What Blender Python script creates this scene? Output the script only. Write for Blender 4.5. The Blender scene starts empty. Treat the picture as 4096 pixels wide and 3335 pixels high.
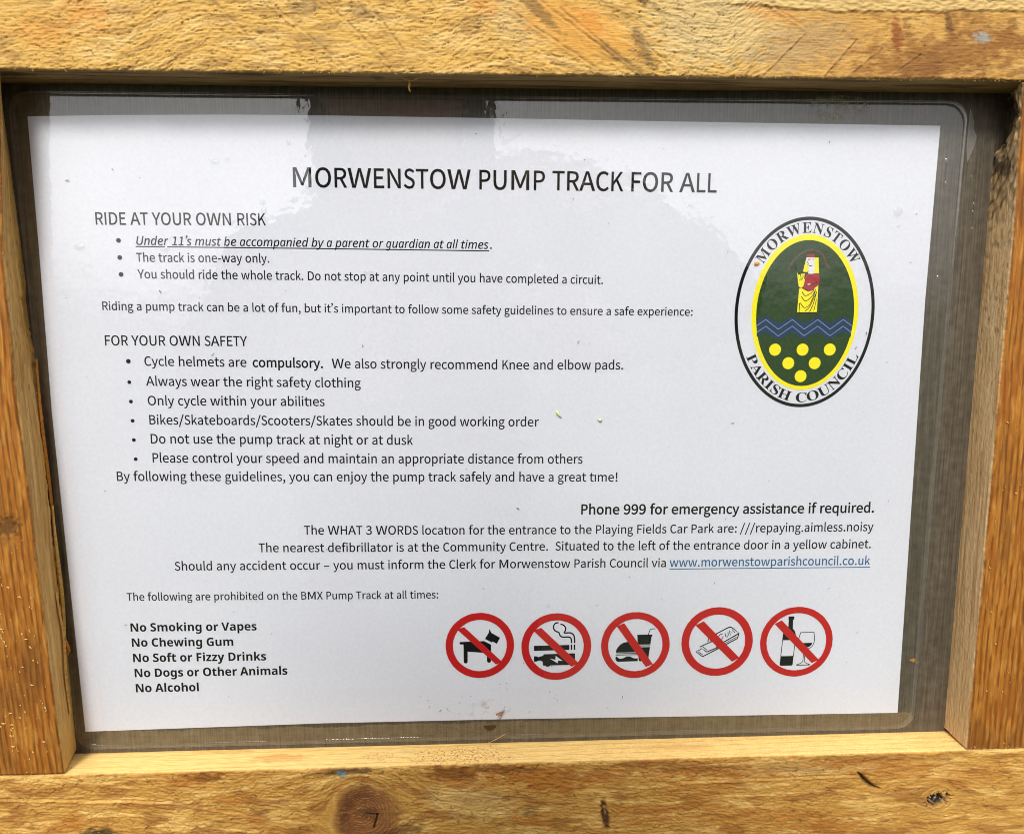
import bpy, math, random
import numpy as np
from mathutils import Vector, Matrix
from mathutils.geometry import tessellate_polygon

# ------------------------------------------------------------------ camera, sky, sun
S = bpy.context.scene
COL = S.collection
H0 = 1.30                      # height of the notice centre above the ground
EXPOSURE = 0.47
SUN_EL, SUN_AZ = math.radians(45), math.radians(192)   # azimuth measured from +Y, clockwise
cam = bpy.data.cameras.new('camera')
cam.sensor_width = 36.0
cam.lens = 3000 / 4096 * 36
cam.clip_start, cam.clip_end = 0.005, 500
co = bpy.data.objects.new('camera', cam)
COL.objects.link(co)
def w3(x, y, z):               # board millimetres -> world axes (metres, still relative)
    return Vector((x / 1000, -z / 1000, y / 1000))
right, up, back = w3(999.07, -1.30, 43.03), w3(7.357, 990.0, -140.84), w3(-42.42, 141.02, 989.1)
m = Matrix((right, up, back)).transposed().to_4x4()
m.translation = w3(-8.66, 62.18, 360.94) + Vector((0, 0, H0))
co.matrix_world = m
S.camera = co
W = bpy.data.worlds.new('World')
S.world = W
W.use_nodes = True
nt = W.node_tree
bg = nt.nodes['Background']
sky = nt.nodes.new('ShaderNodeTexSky')
sky.sky_type = 'NISHITA'
sky.sun_disc = False
sky.sun_elevation, sky.sun_rotation = SUN_EL, SUN_AZ
sky.air_density, sky.dust_density, sky.ozone_density = 1.0, 4.0, 1.0
hs = nt.nodes.new('ShaderNodeHueSaturation')       # thin cloud takes most of the blue out of the sky
hs.inputs['Saturation'].default_value = 0.16
nt.links.new(sky.outputs[0], hs.inputs['Color'])
nt.links.new(hs.outputs[0], bg.inputs[0])
bg.inputs[1].default_value = 0.12
sun = bpy.data.lights.new('sun', 'SUN')
sun.energy, sun.angle, sun.color = 2.0, math.radians(14), (1.0, 0.96, 0.88)
so = bpy.data.objects.new('sun', sun)
COL.objects.link(so)
sd = Vector((math.sin(SUN_AZ) * math.cos(SUN_EL), math.cos(SUN_AZ) * math.cos(SUN_EL), math.sin(SUN_EL)))
so.rotation_euler = sd.to_track_quat('Z', 'Y').to_euler()
S.view_settings.view_transform = 'Standard'
S.view_settings.look = 'None'
S.view_settings.exposure = EXPOSURE
S.view_settings.gamma = 1
S.cycles.pixel_filter_type = 'BLACKMAN_HARRIS'
S.cycles.filter_width = 1.0
S.cycles.use_denoising = True
S.cycles.denoiser = 'OPENIMAGEDENOISE'
S.cycles.denoising_prefilter = 'ACCURATE'
S.cycles.denoising_input_passes = 'RGB_ALBEDO_NORMAL'

# ------------------------------------------------------------------ helpers
rng = random.Random(11)
def lin(r, g, b):
    f = lambda c: (c / 255 / 12.92) if c <= 10 else ((c / 255 + .055) / 1.055) ** 2.4
    return (f(r), f(g), f(b))
def tag(o, label=None, cat=None, group=None, kind=None):
    if label: o['label'] = label
    if cat: o['category'] = cat
    if group: o['group'] = group
    if kind: o['kind'] = kind
    return o
def empty(name, loc):
    o = bpy.data.objects.new(name, None)
    o.empty_display_size = .02
    o.location = loc
    COL.objects.link(o)
    return o
def mesh_obj(name, verts, faces, mat, parent=None, origin=(0, 0, 0), smooth=False, midx=None):
    """verts in board mm (x right, y up, z towards the viewer); origin in board mm"""
    v = np.asarray(verts, dtype=np.float64).reshape(-1, 3) - np.asarray(origin, dtype=np.float64)
    co_ = np.stack([v[:, 0], -v[:, 2], v[:, 1]], 1) / 1000
    me = bpy.data.meshes.new(name)
    me.from_pydata(co_.tolist(), [], faces)
    for m_ in (mat if isinstance(mat, (list, tuple)) else [mat]):
        me.materials.append(m_)
    if midx is not None:
        me.polygons.foreach_set('material_index', midx)
    if smooth:
        me.polygons.foreach_set('use_smooth', [True] * len(me.polygons))
    me.update()
    o = bpy.data.objects.new(name, me)
    COL.objects.link(o)
    if parent: o.parent = parent
    return o
def pbase(o):                  # board mm origin of an Empty placed with board coordinates
    return o['_o'] if '_o' in o else (0, 0, 0)

# numpy gradient noise ------------------------------------------------------
_r = np.random.RandomState(5)
_perm = _r.permutation(4096)
_ang = _r.rand(4096) * 2 * np.pi
_gx, _gy = np.cos(_ang), np.sin(_ang)
def perlin(x, y, seed=0):
    x = np.asarray(x, float); y = np.asarray(y, float)
    x, y = np.broadcast_arrays(x, y)
    xi = np.floor(x).astype(int); yi = np.floor(y).astype(int)
    xf, yf = x - xi, y - yi
    u = xf * xf * xf * (xf * (xf * 6 - 15) + 10); v = yf * yf * yf * (yf * (yf * 6 - 15) + 10)
    def g(a, b, dx, dy):
        h = _perm[(_perm[(a + seed * 131) & 4095] + b * 7 + seed * 17) & 4095]
        return _gx[h] * dx + _gy[h] * dy
    n00 = g(xi, yi, xf, yf); n10 = g(xi + 1, yi, xf - 1, yf)
    n01 = g(xi, yi + 1, xf, yf - 1); n11 = g(xi + 1, yi + 1, xf - 1, yf - 1)
    return ((n00 * (1 - u) + n10 * u) * (1 - v) + (n01 * (1 - u) + n11 * u) * v) * 1.5
def fbm(x, y, seed=0, o=4):
    s, a = 0, 1.0
    for i in range(o):
        s = s + a * perlin(x * 2 ** i, y * 2 ** i, seed + i * 3); a *= .5
    return s
def sstep(a, b, x):
    t = np.clip((x - a) / (b - a), 0, 1)
    return t * t * (3 - 2 * t)
def blob(u, v, cx, cy, rx, ry, ang=0, rag=.35, seed=1, soft=.35, ns=6.):
    c, s_ = math.cos(math.radians(ang)), math.sin(math.radians(ang))
    a = (u - cx) * c + (v - cy) * s_; b = -(u - cx) * s_ + (v - cy) * c
    d = np.sqrt((a / rx) ** 2 + (b / ry) ** 2) + rag * fbm(u / ns, v / (ns * .6), seed, 3)
    return 1 - sstep(1 - soft, 1 + soft, d)
def seg(u, v, p, q, w):        # soft line from p to q, half width w
    ax, ay = p; bx, by = q
    L2 = (bx - ax) ** 2 + (by - ay) ** 2
    t = np.clip(((u - ax) * (bx - ax) + (v - ay) * (by - ay)) / L2, 0, 1)
    d = np.hypot(u - ax - t * (bx - ax), v - ay - t * (by - ay))
    return np.exp(-(d / w) ** 2)
def mixc(c, col, k):
    k = np.clip(k, 0, 1)[..., None]
    return c * (1 - k) + np.asarray(col) * k

# materials ------------------------------------------------------------------
def node_mat(name):
    m_ = bpy.data.materials.new(name); m_.use_nodes = True
    t = m_.node_tree
    return m_, t, t.nodes, t.links, t.nodes['Principled BSDF']
def wood_mat(name, axis, rough=.72, bump=.25):
    """colour from the per-vertex growth pattern, with light and shade painted on the rails, broken up by fibre noise stretched along the board"""
    m_, t, N, Lk, P = node_mat(name)
    at = N.new('ShaderNodeAttribute'); at.attribute_name = 'Col'
    tc = N.new('ShaderNodeTexCoord'); mp = N.new('ShaderNodeMapping')
    mp.inputs['Scale'].default_value = (160, 1100, 1300) if axis == 'x' else (1300, 1100, 160)
    Lk.new(tc.outputs['Object'], mp.inputs[0])
    n1 = N.new('ShaderNodeTexNoise'); n1.inputs['Scale'].default_value = 1; n1.inputs['Detail'].default_value = 5
    Lk.new(mp.outputs[0], n1.inputs['Vector'])
    mr = N.new('ShaderNodeMapRange'); mr.inputs['From Min'].default_value = .3; mr.inputs['From Max'].default_value = .7
    mr.inputs['To Min'].default_value = .84; mr.inputs['To Max'].default_value = 1.14
    Lk.new(n1.outputs['Fac'], mr.inputs[0])
    mx = N.new('ShaderNodeVectorMath'); mx.operation = 'SCALE'
    Lk.new(at.outputs['Color'], mx.inputs[0]); Lk.new(mr.outputs[0], mx.inputs['Scale'])
    Lk.new(mx.outputs[0], P.inputs['Base Color'])
    P.inputs['Roughness'].default_value = rough
    P.inputs['Specular IOR Level'].default_value = .25
    bp = N.new('ShaderNodeBump'); bp.inputs['Strength'].default_value = bump; bp.inputs['Distance'].default_value = .0006
    Lk.new(n1.outputs['Fac'], bp.inputs['Height']); Lk.new(bp.outputs[0], P.inputs['Normal'])
    return m_
def plain(name, rgb, rough=.6, spec=.3, noise=0, scale=900):
    m_, t, N, Lk, P = node_mat(name)
    P.inputs['Roughness'].default_value = rough; P.inputs['Specular IOR Level'].default_value = spec
    if noise:
        tc = N.new('ShaderNodeTexCoord'); n1 = N.new('ShaderNodeTexNoise'); n1.inputs['Scale'].default_value = scale
        Lk.new(tc.outputs['Object'], n1.inputs['Vector'])
        mr = N.new('ShaderNodeMapRange'); mr.inputs['From Min'].default_value = .3; mr.inputs['From Max'].default_value = .7
        mr.inputs['To Min'].default_value = 1 - noise; mr.inputs['To Max'].default_value = 1 + noise
        Lk.new(n1.outputs['Fac'], mr.inputs[0])
        mx = N.new('ShaderNodeVectorMath'); mx.operation = 'SCALE'; mx.inputs[0].default_value = rgb
        Lk.new(mr.outputs[0], mx.inputs['Scale']); Lk.new(mx.outputs[0], P.inputs['Base Color'])
    else:
        P.inputs['Base Color'].default_value = (*rgb, 1)
    return m_
M_railx = wood_mat('sawn_softwood_horizontal', 'x', bump=.5)
M_stile = wood_mat('stained_softwood_vertical', 'z', .6, .35)
M_fibre = plain('torn_wood_fibre', lin(214, 176, 112), .8, .1, .2)
M_black = plain('black_toner', (.005, .0055, .006), .7, .05, .35, 2500)
M_red = plain('red_toner', lin(190, 22, 24), .5, .3, .06, 1500)
M_yellow = plain('yellow_toner', lin(246, 232, 22), .5, .3, .04)
M_green = plain('dark_green_toner', lin(40, 66, 30), .5, .1, .22, 1400)
M_blue = plain('navy_toner', lin(36, 58, 92), .5, .1, .18, 1400)
M_paleblue = plain('pale_blue_toner', lin(150, 175, 205), .5, .3)
M_white = plain('bare_paper_white', (.74, .74, .77), .6, .3)
M_chest = plain('crimson_toner', lin(160, 32, 36), .5, .3, .12, 1800)
M_halo = plain('faded_red_toner', lin(92, 58, 42), .5, .3, .25, 2500)
M_link = plain('blue_link_toner', lin(24, 92, 140), .5, .3, .1, 2500)
def paper_mat():
    m_, t, N, Lk, P = node_mat('office_paper')
    tc = N.new('ShaderNodeTexCoord')
    n1 = N.new('ShaderNodeTexNoise'); n1.inputs['Scale'].default_value = 620; n1.inputs['Detail'].default_value = 2
    n2 = N.new('ShaderNodeTexNoise'); n2.inputs['Scale'].default_value = 9
    Lk.new(tc.outputs['Object'], n1.inputs['Vector']); Lk.new(tc.outputs['Object'], n2.inputs['Vector'])
    rp = N.new('ShaderNodeValToRGB')
    rp.color_ramp.elements[0].position = .3; rp.color_ramp.elements[0].color = (.675, .685, .77, 1)
    rp.color_ramp.elements[1].position = .7; rp.color_ramp.elements[1].color = (.76, .77, .85, 1)
    ad = N.new('ShaderNodeMath'); ad.operation = 'ADD'
    h = N.new('ShaderNodeMath'); h.operation = 'MULTIPLY'; h.inputs[1].default_value = .5
    Lk.new(n1.outputs['Fac'], ad.inputs[0]); Lk.new(n2.outputs['Fac'], ad.inputs[1])
    Lk.new(ad.outputs[0], h.inputs[0]); Lk.new(h.outputs[0], rp.inputs[0])
    Lk.new(rp.outputs[0], P.inputs['Base Color'])
    P.inputs['Roughness'].default_value = .8; P.inputs['Specular IOR Level'].default_value = .1
    return m_
M_paper = paper_mat()
def film_mat(name, milk, rough=.03, gain=1.7, wav=1.0):
    """clear laminating film: lets light through, mirrors a few per cent of what stands in front, slightly milky"""
    m_, t, N, Lk, P = node_mat(name)
    N.remove(P)
    out = [n for n in N if n.type == 'OUTPUT_MATERIAL'][0]
    tr = N.new('ShaderNodeBsdfTransparent'); tr.inputs[0].default_value = (.97, .975, .97, 1)
    gl = N.new('ShaderNodeBsdfGlossy'); gl.inputs['Roughness'].default_value = rough
    df = N.new('ShaderNodeBsdfDiffuse'); df.inputs[0].default_value = (.75, .78, .78, 1)
    lw = N.new('ShaderNodeLayerWeight'); lw.inputs[0].default_value = .5      # Schlick, the same from both sides
    pw = N.new('ShaderNodeMath'); pw.operation = 'POWER'; pw.inputs[1].default_value = 5
    Lk.new(lw.outputs['Facing'], pw.inputs[0])
    mu = N.new('ShaderNodeMath'); mu.operation = 'MULTIPLY_ADD'; mu.inputs[1].default_value = .8; mu.inputs[2].default_value = .04 * gain
    Lk.new(pw.outputs[0], mu.inputs[0])
    m1 = N.new('ShaderNodeMixShader'); m1.inputs[0].default_value = milk
    Lk.new(tr.outputs[0], m1.inputs[1]); Lk.new(df.outputs[0], m1.inputs[2])
    m2 = N.new('ShaderNodeMixShader')
    Lk.new(mu.outputs[0], m2.inputs[0]); Lk.new(m1.outputs[0], m2.inputs[1]); Lk.new(gl.outputs[0], m2.inputs[2])
    Lk.new(m2.outputs[0], out.inputs[0])
    tc = N.new('ShaderNodeTexCoord')
    n1 = N.new('ShaderNodeTexNoise'); n1.inputs['Scale'].default_value = 55; n1.inputs['Detail'].default_value = 3
    n2 = N.new('ShaderNodeTexNoise'); n2.inputs['Scale'].default_value = 420
    Lk.new(tc.outputs['Object'], n1.inputs['Vector']); Lk.new(tc.outputs['Object'], n2.inputs['Vector'])
    a = N.new('ShaderNodeMath'); a.operation = 'MULTIPLY_ADD'; a.inputs[1].default_value = .06
    Lk.new(n2.outputs['Fac'], a.inputs[0]); Lk.new(n1.outputs['Fac'], a.inputs[2])
    bp = N.new('ShaderNodeBump'); bp.inputs['Strength'].default_value = wav; bp.inputs['Distance'].default_value = .0003
    Lk.new(a.outputs[0], bp.inputs['Height'])
    Lk.new(bp.outputs[0], gl.inputs['Normal'])
    return m_
M_film = film_mat('clear_laminate', .005, .035, 2.5)
M_rim = film_mat('sealed_laminate_edge', .05, .10, 2.7)
def drop_mat():
    m_ = film_mat('water', .02, .02, 1.3, 0)
    return m_
M_drop = drop_mat()
def backing_mat():
    m_, t, N, Lk, P = node_mat('weathered_brown_board')
    tc = N.new('ShaderNodeTexCoord'); mp = N.new('ShaderNodeMapping'); mp.inputs['Scale'].default_value = (1300, 1300, 26)
    Lk.new(tc.outputs['Object'], mp.inputs[0])
    n1 = N.new('ShaderNodeTexNoise'); n1.inputs['Scale'].default_value = 1; n1.inputs['Detail'].default_value = 5
    n2 = N.new('ShaderNodeTexNoise'); n2.inputs['Scale'].default_value = 240; n2.inputs['Detail'].default_value = 8
    Lk.new(mp.outputs[0], n1.inputs['Vector']); Lk.new(tc.outputs['Object'], n2.inputs['Vector'])
    ad = N.new('ShaderNodeMath'); ad.operation = 'MULTIPLY_ADD'; ad.inputs[1].default_value = .62
    ml = N.new('ShaderNodeMath'); ml.operation = 'MULTIPLY'; ml.inputs[1].default_value = .38
    Lk.new(n2.outputs['Fac'], ml.inputs[0]); Lk.new(n1.outputs['Fac'], ad.inputs[0]); Lk.new(ml.outputs[0], ad.inputs[2])
    rp = N.new('ShaderNodeValToRGB'); e = rp.color_ramp.elements
    e[0].position = .38; e[0].color = (.05, .04, .028, 1)
    e[1].position = .70; e[1].color = (.145, .12, .088, 1)
    mid = e.new(.52); mid.color = (.088, .071, .049, 1)
    Lk.new(ad.outputs[0], rp.inputs[0]); Lk.new(rp.outputs[0], P.inputs['Base Color'])
    P.inputs['Roughness'].default_value = .5
    bp = N.new('ShaderNodeBump'); bp.inputs['Strength'].default_value = .4; bp.inputs['Distance'].default_value = .0004
    Lk.new(ad.outputs[0], bp.inputs['Height']); Lk.new(bp.outputs[0], P.inputs['Normal'])
    return m_
M_back = backing_mat()
def stain_mat(name, rgb, lo=.45, hi=.62, scale=260, amount=.8):
    m_, t, N, Lk, P = node_mat(name)
    out = [n for n in N if n.type == 'OUTPUT_MATERIAL'][0]
    P.inputs['Base Color'].default_value = (*rgb, 1); P.inputs['Roughness'].default_value = .7
    tc = N.new('ShaderNodeTexCoord'); n1 = N.new('ShaderNodeTexNoise'); n1.inputs['Scale'].default_value = scale
    n1.inputs['Detail'].default_value = 5
    Lk.new(tc.outputs['Object'], n1.inputs['Vector'])
    mr = N.new('ShaderNodeMapRange'); mr.inputs['From Min'].default_value = lo; mr.inputs['From Max'].default_value = hi
    mr.inputs['To Max'].default_value = amount
    Lk.new(n1.outputs['Fac'], mr.inputs[0])
    tr = N.new('ShaderNodeBsdfTransparent'); mx = N.new('ShaderNodeMixShader')
    Lk.new(mr.outputs[0], mx.inputs[0]); Lk.new(tr.outputs[0], mx.inputs[1]); Lk.new(P.outputs[0], mx.inputs[2])
    Lk.new(mx.outputs[0], out.inputs[0])
    return m_
M_stain = stain_mat('brown_smear', lin(150, 105, 60))
M_streak = stain_mat('pale_dried_streaks', lin(190, 188, 160), .42, .7, 300, .55)

# ------------------------------------------------------------------ the ground in front of the board
gm, t, N, Lk, P = node_mat('short_grass')
tc = N.new('ShaderNodeTexCoord'); n1 = N.new('ShaderNodeTexNoise'); n1.inputs['Scale'].default_value = 3; n1.inputs['Detail'].default_value = 8
Lk.new(tc.outputs['Object'], n1.inputs['Vector'])
rp = N.new('ShaderNodeValToRGB'); rp.color_ramp.elements[0].position = .35; rp.color_ramp.elements[0].color = (.03, .045, .014, 1)
rp.color_ramp.elements[1].position = .7; rp.color_ramp.elements[1].color = (.075, .09, .034, 1)
Lk.new(n1.outputs['Fac'], rp.inputs[0]); Lk.new(rp.outputs[0], P.inputs['Base Color']); P.inputs['Roughness'].default_value = .9
gv = [(-200, -200, 0), (200, -200, 0), (200, 200, 0), (-200, 200, 0)]
me = bpy.data.meshes.new('ground'); me.from_pydata(gv, [], [(0, 1, 2, 3)]); me.materials.append(gm)
ground = bpy.data.objects.new('ground', me); COL.objects.link(ground); tag(ground, kind='structure')

# ------------------------------------------------------------------ the timber frame
BO = (0., -160., 0.)           # base of the board in board mm
board = empty('notice_board', (0, 0, H0 + BO[1] / 1000))
tag(board, 'rough sawn softwood frame with deep rebate around the laminated notice', 'notice board')

R_ = 1.3
def profile(width, fine_to, step=.5, depth=20., backz=-8.):
    pr = []                    # a (away from opening), z, normal a, normal z
    for b in np.arange(backz, depth - R_ - .01, step): pr.append((0, b, -1, 0))
    for th in np.linspace(0, math.pi / 2, 6): pr.append((R_ - R_ * math.cos(th), depth - R_ + R_ * math.sin(th), -math.cos(th), math.sin(th)))
    for a in np.arange(R_ + step, fine_to, step): pr.append((a, depth, 0, 1))
    for a in np.arange(fine_to, width - 2, 3.): pr.append((a, depth, 0, 1))
    pr += [(width - 1, depth, .3, .95), (width, depth - 1.5, 1, 0), (width, backz, 1, 0)]
    return np.array(pr)
def strip(name, U, pr, place, height, colour, mat, parent, origin):
    """one board: a grid running along U and round its profile, roughened by height(), coloured by colour()"""
    u, a = np.meshgrid(U, pr[:, 0], indexing='ij'); z = np.broadcast_to(pr[:, 1], u.shape)
    na = np.broadcast_to(pr[:, 2], u.shape); nz = np.broadcast_to(pr[:, 3], u.shape)
    h = height(u, a, z, na, nz)
    P3 = place(u, a + na * h, z + nz * h)
    c = np.clip(colour(u, a, z, na, nz), 0, 1)
    n, mm_ = u.shape
    v = np.stack(P3, -1).reshape(-1, 3) - np.array(origin)
    vv = np.stack([v[:, 0], -v[:, 2], v[:, 1]], 1) / 1000
    i = np.arange(n * mm_).reshape(n, mm_)
    q = np.stack([i[:-1, :-1], i[1:, :-1], i[1:, 1:], i[:-1, 1:]], -1).reshape(-1, 4)
    e1 = vv[q[:, 1]] - vv[q[:, 0]]; e2 = vv[q[:, 3]] - vv[q[:, 0]]
    k = len(q) // 2            # orientation: front faces must look towards -Y
    front = np.where((np.broadcast_to(pr[None, :-1, 3], (n - 1, mm_ - 1)).reshape(-1)) > .99)[0]
    if np.cross(e1[front], e2[front])[:, 1].mean() > 0: q = q[:, ::-1]
    me_ = bpy.data.meshes.new(name)
    me_.vertices.add(len(vv)); me_.vertices.foreach_set('co', vv.ravel())
    caps = [i[0, :].tolist(), i[-1, :].tolist()]
    nl = q.size + sum(map(len, caps))
    me_.loops.add(nl); me_.loops.foreach_set('vertex_index', np.concatenate([q.ravel()] + [np.array(x) for x in caps]))
    me_.polygons.add(len(q) + 2)
    st = np.concatenate([np.arange(len(q)) * 4, [q.size, q.size + len(caps[0])]])
    me_.polygons.foreach_set('loop_start', st)
    sm = np.ones(len(q) + 2, bool); sm[-2:] = False
    me_.update(calc_edges=True)
    me_.polygons.foreach_set('use_smooth', sm)
    at = me_.color_attributes.new('Col', 'FLOAT_COLOR', 'POINT')
    at.data.foreach_set('color', np.concatenate([c.reshape(-1, 3), np.ones((n * mm_, 1))], 1).ravel())
    me_.materials.append(mat); me_.update()
    o = bpy.data.objects.new(name, me_); COL.objects.link(o); o.parent = parent
    return o

def rough_fibres(u, v, seed, amp):
    """torn fibres of a band-sawn face: short scales that overlap along the grain"""
    w = perlin(u / 26, v / 14, seed + 9)
    f = perlin(u / 5.2 + w, v / 1.15, seed)
    g_ = perlin(u / 2.3, v / .7 + .4 * w, seed + 4)
    f2 = perlin(u / 1.15, v / .75, seed + 7)
    return amp * (.33 * f + .29 * g_ + .19 * f2 - .5 * checks(u, v, seed)) + .3 * perlin(u / 38, v / 17, seed + 2)
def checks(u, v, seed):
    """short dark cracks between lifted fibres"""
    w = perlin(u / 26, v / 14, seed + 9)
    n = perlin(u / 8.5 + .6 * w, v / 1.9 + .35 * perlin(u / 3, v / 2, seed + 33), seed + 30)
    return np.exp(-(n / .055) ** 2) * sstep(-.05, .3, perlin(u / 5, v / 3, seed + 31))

TG = dict(a=((-54.2, 190.7), (-40.1, 172.5)), b=((5.5, 189), (44.6, 164.9)), c=((56.5, 183.1), (76.2, 165.9)), d=((-93.7, 189.4), (-63.1, 163.8)),
          e=((-72.7, 191.7), (-46.1, 167.1)), j=((26.7, 190.2), (61.8, 164.3)), c2=((14, 196), (50, 171)), d2=((-120, 192), (-96, 168)),
          f=((134.7, 181.5), (116.6, 163.6)), g=((157.4, 179.1), (143.7, 163.6)), h=((168.8, 175.2), (154.8, 164.1)), i=((116.7, 193.9), (134.6, 183.4)),
          k=((185.8, 173), (174, 164.5)))
TL = 162.9
def top_v(u, a):
    y = TL + a
    slope = .32 * sstep(-30, 10, u) * (1 - sstep(96, 118, u)) - .12 * (1 - sstep(-160, -120, u))
    return y + slope * (u - 30) * .5, y
def top_smooth(u, y):          # where the saw left the face smooth
    s_ = blob(u, y, 34, 182, 26, 11, -18, .25, 3)
    s_ = np.maximum(s_, .75 * sstep(96, 130, u))
    s_ = np.maximum(s_, .8 * blob(u, y, -215, 196, 40, 14, 0, .3, 4))
    return np.maximum(s_, .55 * blob(u, y, -60, 176, 34, 6, -6, .3, 8))
def seam_y(u): return 192.6 - 2.2 * sstep(100, 150, u) + 1.2 * sstep(150, 230, u) + .7 * perlin(u / 9, 0 * u, 77) + .5 * perlin(u / 2.2, 0 * u, 78)
def top_h(u, a, z, na, nz):
    fr = sstep(.2, .95, nz)
    v, y = top_v(u, a)
    sm = top_smooth(u, y)
    h = rough_fibres(u, v, 1, 1 - .72 * sm)
    for p, q in TG.values():
        wob = .5 * perlin(u / 5, y / 5, 61)
        h = h - .5 * seg(u + wob, y, p, q, .4) * (.35 + .65 * sstep(-.3, .3, perlin(u / 4, y / 4, 66))) + .25 * seg(u + wob + 1.1, y + .5, p, q, .7)
    step = sstep(-.5, .5, y - seam_y(u)) * sstep(84, 100, u)
    h = h + step * (.5 + .4 * perlin(u / 3, y / 1.2, 31))
    h = h - .6 * blob(u, y, 58, 184, 3.5, 9, 60, .3, 12)
    ra = .16 * perlin(u / 11, z / 3.5, 14) + .05 * perlin(u / 2.5, z / 1.2, 15)
    edge = np.exp(-((np.abs(na * nz)) - .5) ** 2 / .03) * (.35 * perlin(u / 2.4, 0 * u, 21) + .25 * perlin(u / .9, 0 * u, 22) + .3 * perlin(u / 14, 0 * u, 23))
    return fr * h * .95 + (1 - fr) * ra + edge
def top_c(u, a, z, na, nz):
    fr = sstep(.2, .95, nz)
    v, y = top_v(u, a)
    sm = top_smooth(u, y)
    base = np.array(lin(202, 160, 84)) * np.ones(u.shape + (3,))
    base = mixc(base, lin(214, 178, 112), .7 * sstep(0, .5, fbm(u / 30, v / 5, 41)))
    base = mixc(base, lin(160, 122, 66), .7 * sstep(.05, .6, fbm(u / 18, v / 4, 42)))
    base = mixc(base, lin(196, 176, 128), .6 * blob(u, y, 95, 186, 30, 18, 0, .4, 43) + .35 * blob(u, y, 8, 186, 16, 10, -30, .4, 44))
    base = mixc(base, lin(208, 150, 66), .75 * blob(u, y, 34, 182, 25, 10, -18, .25, 3))
    base = mixc(base, lin(204, 130, 48), .55 * blob(u, y, 40, 184, 6, 4, -30, .5, 46) + .5 * blob(u, y, -6, 193, 7, 5, -40, .4, 47))
    base = mixc(base, lin(186, 138, 72), .55 * sstep(100, 140, u) * (1 - sstep(195, 240, u) * .2))
    base = mixc(base, lin(104, 66, 30), .6 * sstep(.05, .5, fbm(u / 7, y / 3.5, 68)) * sstep(150, 180, u) * (y < seam_y(u)))
    base = mixc(base, lin(142, 96, 46), .85 * blob(u, y, 196, 172, 38, 9, 5, .6, 48, .6) + .5 * blob(u, y, 215, 184, 22, 6, -20, .6, 49, .5))
    base = mixc(base, lin(120, 78, 40), .5 * blob(u, y, 188, 168, 12, 5, 25, .7, 50, .5))
    base = mixc(base, lin(128, 66, 28), .8 * blob(u, y, 174.9, 181, 2.2, 7, 8, .4, 51, .4, 3))
    base = mixc(base, lin(96, 60, 36), .7 * blob(u, y, 198, 186, 1.6, 5, 20, .4, 52, .4, 3))
    base = mixc(base, lin(150, 158, 150), .7 * blob(u, y, 213.2, 180.6, 4, 2, -10, .4, 53, .4, 2))
    base = mixc(base, lin(150, 130, 100), .45 * blob(u, y, 132, 176, 22, 9, 15, .5, 54, .5))
    base = mixc(base, lin(202, 130, 50), .5 * blob(u, y, -172, 186, 9, 6, -25, .5, 55, .5) + .35 * blob(u, y, -190, 178, 12, 6, 0, .5, 56, .5) + .35 * blob(u, y, 118, 190, 12, 3, -15, .5, 57, .5))
    base = mixc(base, lin(130, 104, 72), .6 * blob(u, y, -82, 189, 7, 3, 10, .5, 58, .4, 3) + .55 * blob(u, y, -58, 188, 5, 3, -30, .5, 59, .4, 3) + .4 * blob(u, y, -74, 175, 5, 3, 0, .5, 60, .4, 3))
    base = mixc(base, lin(104, 78, 48), .65 * blob(u, y, 16, 190, 14, 2.2, -42, .5, 62, .4, 4) + .6 * blob(u, y, 62, 176, 12, 2.2, -62, .6, 63, .4, 4) + .5 * blob(u, y, 55, 169, 14, 2, -35, .6, 64, .4, 4))
    base = mixc(base, lin(60, 36, 20), .85 * blob(u, y, 56, 197.5, 14, 1.8, -28, .5, 65, .4, 4))
    for n_, (p, q) in TG.items():
        base = mixc(base, lin(96, 74, 50), .4 * seg(u + .5 * perlin(u / 5, y / 5, 61), y, p, q, .6) * (.5 + .5 * sstep(-.3, .3, perlin(u / 4, y / 4, 66))))
    st = sstep(-.9, .1, y - seam_y(u)) * (1 - sstep(.1, .9, y - seam_y(u))) * sstep(84, 100, u)
    base = mixc(base, lin(110, 76, 44), .5 * st * (.4 + .6 * sstep(-.2, .3, perlin(u / 6, 0 * u, 35))))
    base = mixc(base, lin(104, 74, 42), .58 * (1 - .7 * sm) * checks(u, v, 1))  # brown along the cracks: crevice shade painted in together with dirt
    base = mixc(base, lin(206, 180, 122), .6 * sstep(0, 1, y - seam_y(u)) * sstep(84, 100, u))
    rev = np.array(lin(146, 118, 78)) * np.ones(u.shape + (3,))  # same wood as the face; underside shade is painted into this darker colour
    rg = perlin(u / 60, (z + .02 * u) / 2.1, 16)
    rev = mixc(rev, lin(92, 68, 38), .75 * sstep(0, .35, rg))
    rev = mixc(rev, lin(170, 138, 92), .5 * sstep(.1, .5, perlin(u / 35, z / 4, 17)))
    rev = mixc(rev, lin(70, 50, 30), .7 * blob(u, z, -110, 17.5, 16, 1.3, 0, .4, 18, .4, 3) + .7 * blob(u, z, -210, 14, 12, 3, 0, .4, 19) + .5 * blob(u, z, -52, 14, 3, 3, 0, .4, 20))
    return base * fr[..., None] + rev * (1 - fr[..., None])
UX = np.arange(-256, 286, .4)
rail_t = strip('top_rail', UX, profile(95, 40, .42), lambda u, a, z: (u, TL + a - .35 + .0012 * (u - 0) + 0 * z, z), top_h, top_c, M_railx, board, BO)

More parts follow.
